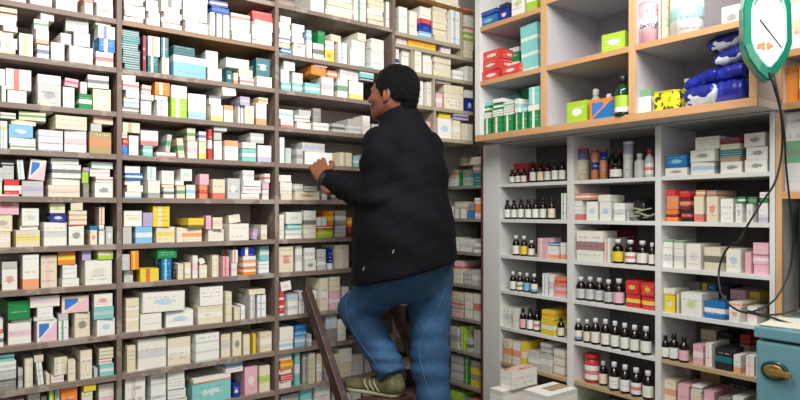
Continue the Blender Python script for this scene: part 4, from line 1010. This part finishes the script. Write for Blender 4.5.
# side seam of the standing leg
bm = bmesh.new()
for line in (((446, 288), (436, 312), (424, 332), (419, 350), (423, 372), (431, 398)), ((352, 290), (346, 300), (349, 322), (362, 345), (378, 366))):
    pts = []
    for q in spline([P(x, y, 2.3) for x, y in line], 6):
        d_ = (q - Vector((0, 0, CAMZ))).normalized(); q2 = onto(jeans_sdf, q, d_)
        if abs(float(jeans_sdf(V3(q2)[None, :])[0])) < .004: pts.append(q2 - man.location)
    if len(pts) > 3: tube(bm, pts, .0012, 6)
link('seam', bm, plain('pale_denim_seam', '#4a7094', .8), man)
# shoes
shm = foil('olive_suede', '#4b4a2c', '#5c5a38', 30, .5, .8); solem = plain('pale_rubber_sole', '#a39c80', .6, vary=.1); stripem = plain('cream_stripe', '#b7ad88', .6)
def shoe(ank, fdir, zsole, ln=.285):
    f = Vector((fdir.x, fdir.y, 0)).normalized(); l = Vector((-f.y, f.x, 0)); A = A3(f, l, UU)
    heel = Vector((ank.x, ank.y, zsole)) - f * .052
    c = lambda a, b, z: V3(heel + f * a + l * b + UU * z)
    def up_(p):
        d = ell(p, c(.055, 0, .045), (.068, .040, .048), A); d = smin(d, cone(p, c(.05, 0, .040), c(.205, .004, .028), .042, .036, (V3(UU), .85)), .03)
        d = smin(d, ell(p, c(.225, .004, .026), (.055, .044, .026), A), .02); d = smin(d, cone(p, c(.045, 0, .06), c(.05, 0, .105), .040, .042), .03)
        d = smax(d, -((p - c(0, 0, .018)) @ V3(UU)), .003)
        return smax(d, (p - c(0, 0, .105)) @ V3(UU), .004)
    def so_(p):
        d = cone(p, c(.045, 0, .012), c(.225, .004, .012), .040, .046, (V3(UU), 2.0)); z = (p - c(0, 0, 0)) @ V3(UU)
        return smax(smax(d, z - .0185, .003), -(z - .001), .003)
    ctr = c(.12, 0, .05); u = solid(up_, ctr - .19, ctr + .19, .005); s = solid(so_, ctr - .19, ctr + .19, .005)
    so = mesh_from([u], 'shoe', shm, man, 1); mesh_from([s], 'sole', solem, so, 1) if False else None
    s2 = mesh_from([s], 'sole', solem, man, 1); s2.parent = so
    bm = bmesh.new()
    for k in range(3):
        for sd in (1, -1):
            a0 = .085 + k * .028
            pts = []
            for j in range(9):
                t = j / 8; q = heel + f * (a0 + .045 * t) + UU * (.022 + .052 * t) + l * sd * .07
                dirn = -l * sd       # drop the stripe on the upper
                for _ in range(14):
                    dd = float(up_(V3(q)[None, :])[0]); 
                    if dd < .0012 or dd > .08: break
                    q = q + dirn * dd * .8
                if abs(dd) < .004: pts.append(q)
            if len(pts) > 2: tube(bm, pts, .0032, 6)
    for v in bm.verts: v.co -= man.location
    st = link('stripe', bm, stripem, man); st.parent = so
    return so
dL = P(352, 389, 2.74) - P(401, 386, 2.62)
shoe(Lan, dL, STEPZ + .0005); shoe(Ran, -RR * .55 + FF * .8, STEPZ - .335 + .0005)
# zip pulls on the jacket
metal = plain('bright_zip_metal', '#c9c4b6', .3, metal=.8)
def onto(fn, p, d, n=40):
    for _ in range(n):
        v = float(fn(V3(p)[None, :])[0])
        if v < .001: break
        p = p + d * v * .8
    return p
for px, py in ((393.5, 251), (364, 268)):
    q = onto(jacket_sdf, P(px, py, 2.3), (P(px, py, 3) - P(px, py, 2)).normalized())
    bm = bmesh.new(); add_box(bm, -.003, .003, -.0015, .0015, -.011, .006, M=Matrix.Translation(q - man.location - FF * .002) @ Matrix.Rotation(.4, 4, 'Y'), bevel=.0008); link('zip_pull', bm, metal, man)

# ------------------------------------------------------------------ cabinet continuing at the right edge of the picture
sidec = empty('side_cabinet', (XL + .15, .70, 0), 'wooden framed cabinet at the right edge behind the clock and fridge', 'cabinet')
def sp(name, x0, x1, y0, y1, z0, z1, mat, b=.001):
    L = sidec.location; return box_obj(name, x0 - L.x, x1 - L.x, y0 - L.y, y1 - L.y, z0, z1, mat, sidec, bevel=b)
ye = yE - .002
y2 = ry_(782, XL)
sp('post', XL, XL + .02, y2, ye, 0, CAMZ + .36, goldv); sp('side_panel', XL + .021, XL + .3, ye - .015, ye, 0, CAMZ + 1.5, white)
sp('post', XL, XL + .02, y2 + .003, ye, CAMZ + .405, CAMZ + 1.5, goldv)
for z in (.395, .585, .070, -.42):
    sp('shelf', XL + .021, XL + .3, .42, ye - .0155, CAMZ + z - .018, CAMZ + z, white); sp('shelf_edge', XL - .002, XL + .0205, .42, y2 - .0005 if z not in (.395,) else y2 - .0005, CAMZ + z - .026, CAMZ + z + .001, gold)
sp('side_panel', XL, XL + .3, .40, .419, 0, CAMZ + 1.5, white); sp('back_panel', XL + .301, XL + .31, .40, ye, 0, CAMZ + 1.5, backm)
def carton_at(name, z, px0, px1, h, X, mat, labtxt, cat='medicine box', d=.14):
    B, A = -ry_(px0, X), -ry_(px1, X); A, B = min(A, B), max(A, B); s = scale_at('R', (px0 + px1)/2, X)
    bm = bmesh.new(); uvl = bm.loops.layers.uv.new(UVL); carton_geo(bm, uvl, 0, 0, 0, B - A, d, h * s, -math.pi/2)
    o = link(name, bm, mat); o.location = (X + d/2, -(A + B)/2, CAMZ + z + .0006); return tag(o, labtxt, cat)
carton_at('large_carton', .585, 783.5, 812, 46, XL + .03, carton_mat('w', '.', 'o'), 'large white carton with orange emblem at the top right edge')
carton_at('large_carton', .070, 784, 812, 80, XL + .03, carton_mat('g', '/', 'G'), 'large pale carton with green band at the right edge below the clock')
bm = bmesh.new()
o = carton_at('orange_carton', .395, 786, 798, 38, XL + .05, foil('orange_black_print', '#e08a3a', '#4a2414', 9, .6, .4), 'orange and black carton behind the clock\'s lower end')
carton_at('medicine_carton', .395, 799, 812, 36, XL + .03, carton_mat('o', '/', 'y'), 'orange and yellow carton at the very right edge beside the clock')
# dark television set on the lower shelf
tv = empty('television', (XL + .10, .72, CAMZ - .42), 'old black television standing inside the side cabinet above the fridge', 'television')
bm = bmesh.new(); add_box(bm, -.07, .16, -.21, .185, .001, .44, bevel=.012); link('casing', bm, plain('black_tv_plastic', '#1b1c20', .35), tv)
bm = bmesh.new(); add_box(bm, -.074, -.0705, -.17, .145, .07, .40, bevel=.001); link('screen', bm, plain('dark_tv_glass', '#20252a', .08, coat=.5), tv)
bm = bmesh.new()
for a in ((-.072, -.0702, -.185, .16, .055, .068), (-.072, -.0702, -.185, .16, .402, .415), (-.072, -.0702, -.185, -.1705, .069, .401), (-.072, -.0702, .1455, .16, .069, .401)): add_box(bm, *a)
link('screen_frame', bm, plain('grey_tv_frame', '#70767a', .4), tv)

# clock
ck_c = P(768.5, 30, 2.03); cn = Vector((-.70, -.71, .04)).normalized(); cx_ = UU.cross(cn).normalized(); cy_ = cn.cross(cx_).normalized()
clock = empty('wall_clock', ck_c, 'green framed wall clock with long octagonal white face and pointed bottom', 'clock')
CM = Matrix((( cx_.x, cy_.x, cn.x, 0), (cx_.y, cy_.y, cn.y, 0), (cx_.z, cy_.z, cn.z, 0), (0, 0, 0, 1)))
hx, top_, bot = .073, .150, -.155
def outline(k, yo=0):
    pts = [(-.55, 1.0), (.55, 1.0), (.86, .82), (1.0, .52), (1.0, -.30), (.82, -.58), (.42, -.88), (.08, -1.05), (-.08, -1.05), (-.42, -.88), (-.82, -.58), (-1.0, -.30), (-1.0, .52), (-.86, .82)]
    return [(x * hx * k, (y * .155) * k if abs(y) <= 0 else y * .155 * (k + (k < .95) * .02)) for x, y in pts]
def prism(rings, mat, name, parent, closed=True):
    bm = bmesh.new(); vs = [[bm.verts.new(CM @ Vector((x, y, z))) for x, y in outline(k)] for k, z in rings]; n = len(vs[0])
    for A, B in zip(vs, vs[1:]):
        for i in range(n): bm.faces.new((A[i], A[(i+1) % n], B[(i+1) % n], B[i]))
    if closed: bm.faces.new(vs[0][::-1]); bm.faces.new(vs[-1])
    bmesh.ops.recalc_face_normals(bm, faces=bm.faces); return link(name, bm, mat, parent)
greenp = plain('glossy_green_frame', '#0f7a5e', .25, coat=.5)
prism([(.97, -.048), (1.02, -.044), (1.02, -.008), (.99, .0), (.76, .004), (.69, -.006), (.69, -.012)], greenp, 'frame', clock)
prism([(.75, .0045), (.72, .0055), (.69, .001)], plain('pale_aqua_inner_rim', '#a8d8cc', .3), 'inner_rim', clock, False)
fm, nt, bs = newmat('white_clock_face', .35); N = NB(nt)
oc = obj_coord(nt); nzf = N.noise(oc, 30, 2, .5)
bs.inputs['Base Color'].default_value = lin('#eeecea'); bs.inputs['Coat Weight'].default_value = .4
prism([(.71, -.0115), (.71, -.0035)], fm, 'face', clock)
def dial(bm, *a, ang=0, off=(0, 0)):
    M = CM @ Matrix.Translation((off[0], off[1], 0)) @ Matrix.Rotation(ang, 4, 'Z'); add_box(bm, *a, M=M)
dark = plain('black_clock_hand', '#1c1c22', .4)
bm = bmesh.new(); dial(bm, -.0022, .0022, -.008, .045, -.0028, -.0018, ang=.6); link('hour_hand', bm, dark, clock)
bm = bmesh.new(); dial(bm, -.0015, .0015, -.010, .072, -.0016, -.0008, ang=-2.55); link('minute_hand', bm, dark, clock)
bm = bmesh.new()
for k in range(12):
    a = k * math.pi / 6; rx_, ry2 = (.056 * math.sin(a), .072 * math.cos(a)); dial(bm, -.0012, .0012, -.005, .005, -.0034, -.0029, ang=-a, off=(rx_ * .75, ry2 * .85 + .01))
link('hour_marks', bm, plain('grey_marks', '#9a9aa0', .5), clock)
bm = bmesh.new()
for i in range(7):
    a = i / 7 * 2 * math.pi; lathe(bm, [(.0075, -.0034), (.006, -.0028), (.002, -.0026)], 10, M=CM @ Matrix.Translation((-.012 + .013 * math.cos(a) * 1.5, -.052 + .007 * math.sin(a), 0)))
link('flower_ornament', bm, plain('orange_ornament', '#d98a5a', .5), clock)
bk = P(768.5, 30, 2.03) - cn * .049; bm = bmesh.new(); tube(bm, [bk - clock.location + UU * .05, Vector((XU + .012, uy[7] + .004, bk.z + .05)) - clock.location], .006, 8); link('hanger', bm, metal, clock)

# fridge
XF = 2.0; fy1 = ry_(753.5, XF); ftop = CAMZ - .352
fr = empty('refrigerator', (XF + .22, fy1 - .28, 0), 'light blue refrigerator in the lower right corner with loose papers on top', 'refrigerator')
bluef = plain('light_blue_enamel', '#6795a0', .32, vary=.06, coat=.4, scale=3)
def fp(name, x0, x1, y0, y1, z0, z1, mat, b=.006):
    L = fr.location; return box_obj(name, x0 - L.x, x1 - L.x, y0 - L.y, y1 - L.y, z0, z1, mat, fr, bevel=b)
fp('body', XF + .045, XF + .43, fy1 - .56, fy1, .04, ftop - .001, bluef)
fp('top_cap', XF, XF + .0445, fy1 - .56, fy1, ftop - .034, ftop, bluef, .005)
fd = fp('door', XF + .004, XF + .0445, fy1 - .555, fy1 - .004, .08, ftop - .042, bluef, .01)
L = fr.location
bdg = P(774.5, 363, 1.93); bc_ = Vector((XF + .004, ry_(774.5, XF), bdg.z))
def badge(name, rr_, th0, th1, mat, sx=1.0, sy=.78):
    bm = bmesh.new(); n = 26; vs = [[bm.verts.new((-t, rr_ * k * sx * math.cos(2*math.pi*i/n), rr_ * k * sy * math.sin(2*math.pi*i/n))) for i in range(n)] for t, k in ((th0, 1), (th1, 1), (th1 + .002, .85))]
    for A, B in zip(vs, vs[1:]):
        for i in range(n): f = bm.faces.new((A[i], A[(i+1) % n], B[(i+1) % n], B[i])); f.smooth = True
    bm.faces.new(vs[0]); bm.faces.new(vs[-1][::-1]); bmesh.ops.recalc_face_normals(bm, faces=bm.faces)
    o = link(name, bm, mat, fd); o.location = bc_ - L; return o
badge('badge_ring', .036, -.001, .008, plain('dark_teal_ring', '#123f42', .3), 1.05, .82); badge('badge_plate', .028, .0105, .013, plain('tarnished_gold', '#9a7a3e', .4, metal=.5, vary=.5, scale=60, bumpy=.4), 1.0, .7)
bm = bmesh.new(); add_box(bm, -.022, -.014, -.052, .006, -.012, .006, bevel=.003); o = link('badge_lever', bm, plain('tarnished_gold', '#9a7a3e'), fd); o.location = bc_ - L
fp('foot', XF + .05, XF + .10, fy1 - .06, fy1 - .02, 0, .0395, capk, .002); fp('foot', XF + .05, XF + .10, fy1 - .54, fy1 - .50, 0, .0395, capk, .002)
# papers, a cloth and small things on top of the fridge
pap = plain('loose_paper', '#cfccb8', .8, vary=.05)
for i, (x, y, w_, d_, rz, t, lb, mt) in enumerate(((XF + .13, fy1 - .07, .21, .15, .12, .004, 'stack of cream papers on the fridge\'s left front corner', pap),
        (XF + .12, fy1 - .26, .20, .16, -.2, .003, 'cream papers further right on top of the fridge', pap),
        (XF + .30, fy1 - .10, .16, .14, .5, .022, 'thick grey book at the back of the fridge top', plain('grey_book_cover', '#8d8a82', .6)))):
    bm = bmesh.new()
    for k in range(4): add_box(bm, -w_/2, w_/2, -d_/2, d_/2, t * k / 4 + .0002, t * (k + 1) / 4 - .0003, M=Matrix.Rotation(rz + rnd.uniform(-.06, .06), 4, 'Z'))
    o = link('book' if i == 2 else 'papers', bm, mt); o.location = (x, y, ftop + .0005); tag(o, lb, 'book' if i == 2 else 'papers')
pillow('cloth_bag', (XF + .28, fy1 - .22, ftop + .045), .16, .14, .085, foil('brown_white_cloth', '#8c5a3c', '#b9a898', 16, .5, .8), 'crumpled brown and white cloth bag on the fridge', 'bag', seed=12, rz=.4)
# cables
cab = plain('black_cable', '#15151a', .45)
def cable(pts, r, lab, cat='cable'):
    sp_ = spline(pts, 8); bm = bmesh.new(); c0_ = sp_[0]; tube(bm, [p - c0_ for p in sp_], r, 8); o = link('cable', bm, cab); o.location = c0_; return tag(o, lab, cat, 'black cables hanging below the clock')
cable([P(769, 72, 2.02), P(775, 90, 2.02), P(781, 115, 2.05), P(782, 150, 2.08), P(775, 182, 2.08), P(760, 205, 2.10), P(746, 228, 2.12), P(739, 240, 2.2), P(727, 249, 2.24), P(720, 265, 2.26), P(719, 283, 2.24), P(724, 299, 2.18), P(737, 310, 2.10), P(752, 313.5, 2.02), P(768, 317, 1.97)], .0036, 'black cable looping from the clock across the right shelves to the fridge')
cable([P(773, 72, 2.01), P(778, 95, 2.0), P(784, 130, 2.0), P(786, 165, 2.02), P(790, 205, 2.04), P(793, 240, 2.05), P(789, 272, 2.05), P(776, 298, 2.03), P(760, 309, 2.02), P(745, 313.2, 2.06)], .0032, 'black cable hanging straight down the wooden post to the fridge top')
cable([P(748, 311, 2.05), P(768, 316.5, 1.97), P(785, 322, 1.92), P(806, 327.8, 1.885)], .0036, 'black cable lying along the front edge of the fridge top')
cable([P(800, 309, 1.98), P(780, 314.0, 2.01), P(765, 314.8, 2.00), P(752, 312.0, 2.03)], .003, 'thin black cable crossing the papers on the fridge')

# cartons stacked on the floor before the white unit
def big(name, px0, px1, ytop, X, z0, d, labtxt, mat, rz=0, flaps=False, grp='cartons stacked before the white unit'):
    B, A = ry_(px0, X), ry_(px1, X); s = scale_at('R', (px0+px1)/2, X); z1 = CAMZ + (HY - ytop) * s
    bm = bmesh.new(); uvl = bm.loops.layers.uv.new(UVL); W = abs(B - A)
    carton_geo(bm, uvl, 0, 0, 0, W, d, z1 - z0, -math.pi/2 + rz)
    o = link(name, bm, mat); o.location = (X + d/2, (A + B)/2, z0 + .0006); tag(o, labtxt, 'carton', grp); return o, z1, W
kr = plain('taped_kraft_top', '#a38e6c', .7, vary=.15)
o, zt, W = big('storage_carton', 490, 502.5, 390, 2.15, 0, .25, 'tall white carton on the floor left below the open pink carton', carton_mat('w'))
o, zt2, W2 = big('storage_carton', 524, 548, 393, 2.17, 0, .21, 'wide white carton with brown taped top before the bottle shelves', carton_mat('w', '/', 'w'))
bm = bmesh.new(); add_box(bm, -.03, .10, -.03, .03, 0, .0012); q = link('tape', bm, kr, o); q.location = (0, 0, zt2 + .0004)
o, zt3, W3 = big('medicine_carton', 500.5, 511.5, 371, 2.20, zt + .001, .185, 'white carton with pink top standing on the floor cartons before the unit', carton_mat('w', '_', 'w'), rz=.0)
bm = bmesh.new(); add_box(bm, -.09, .09, -W3/2 + .004, W3/2 - .004, 0, .001); q = link('printed_top', bm, foil('pink_printed_top', '#d9b6ae', '#c26a62', 14, .56, .5), o); q.location = (0, 0, zt3 - zt - .0006)
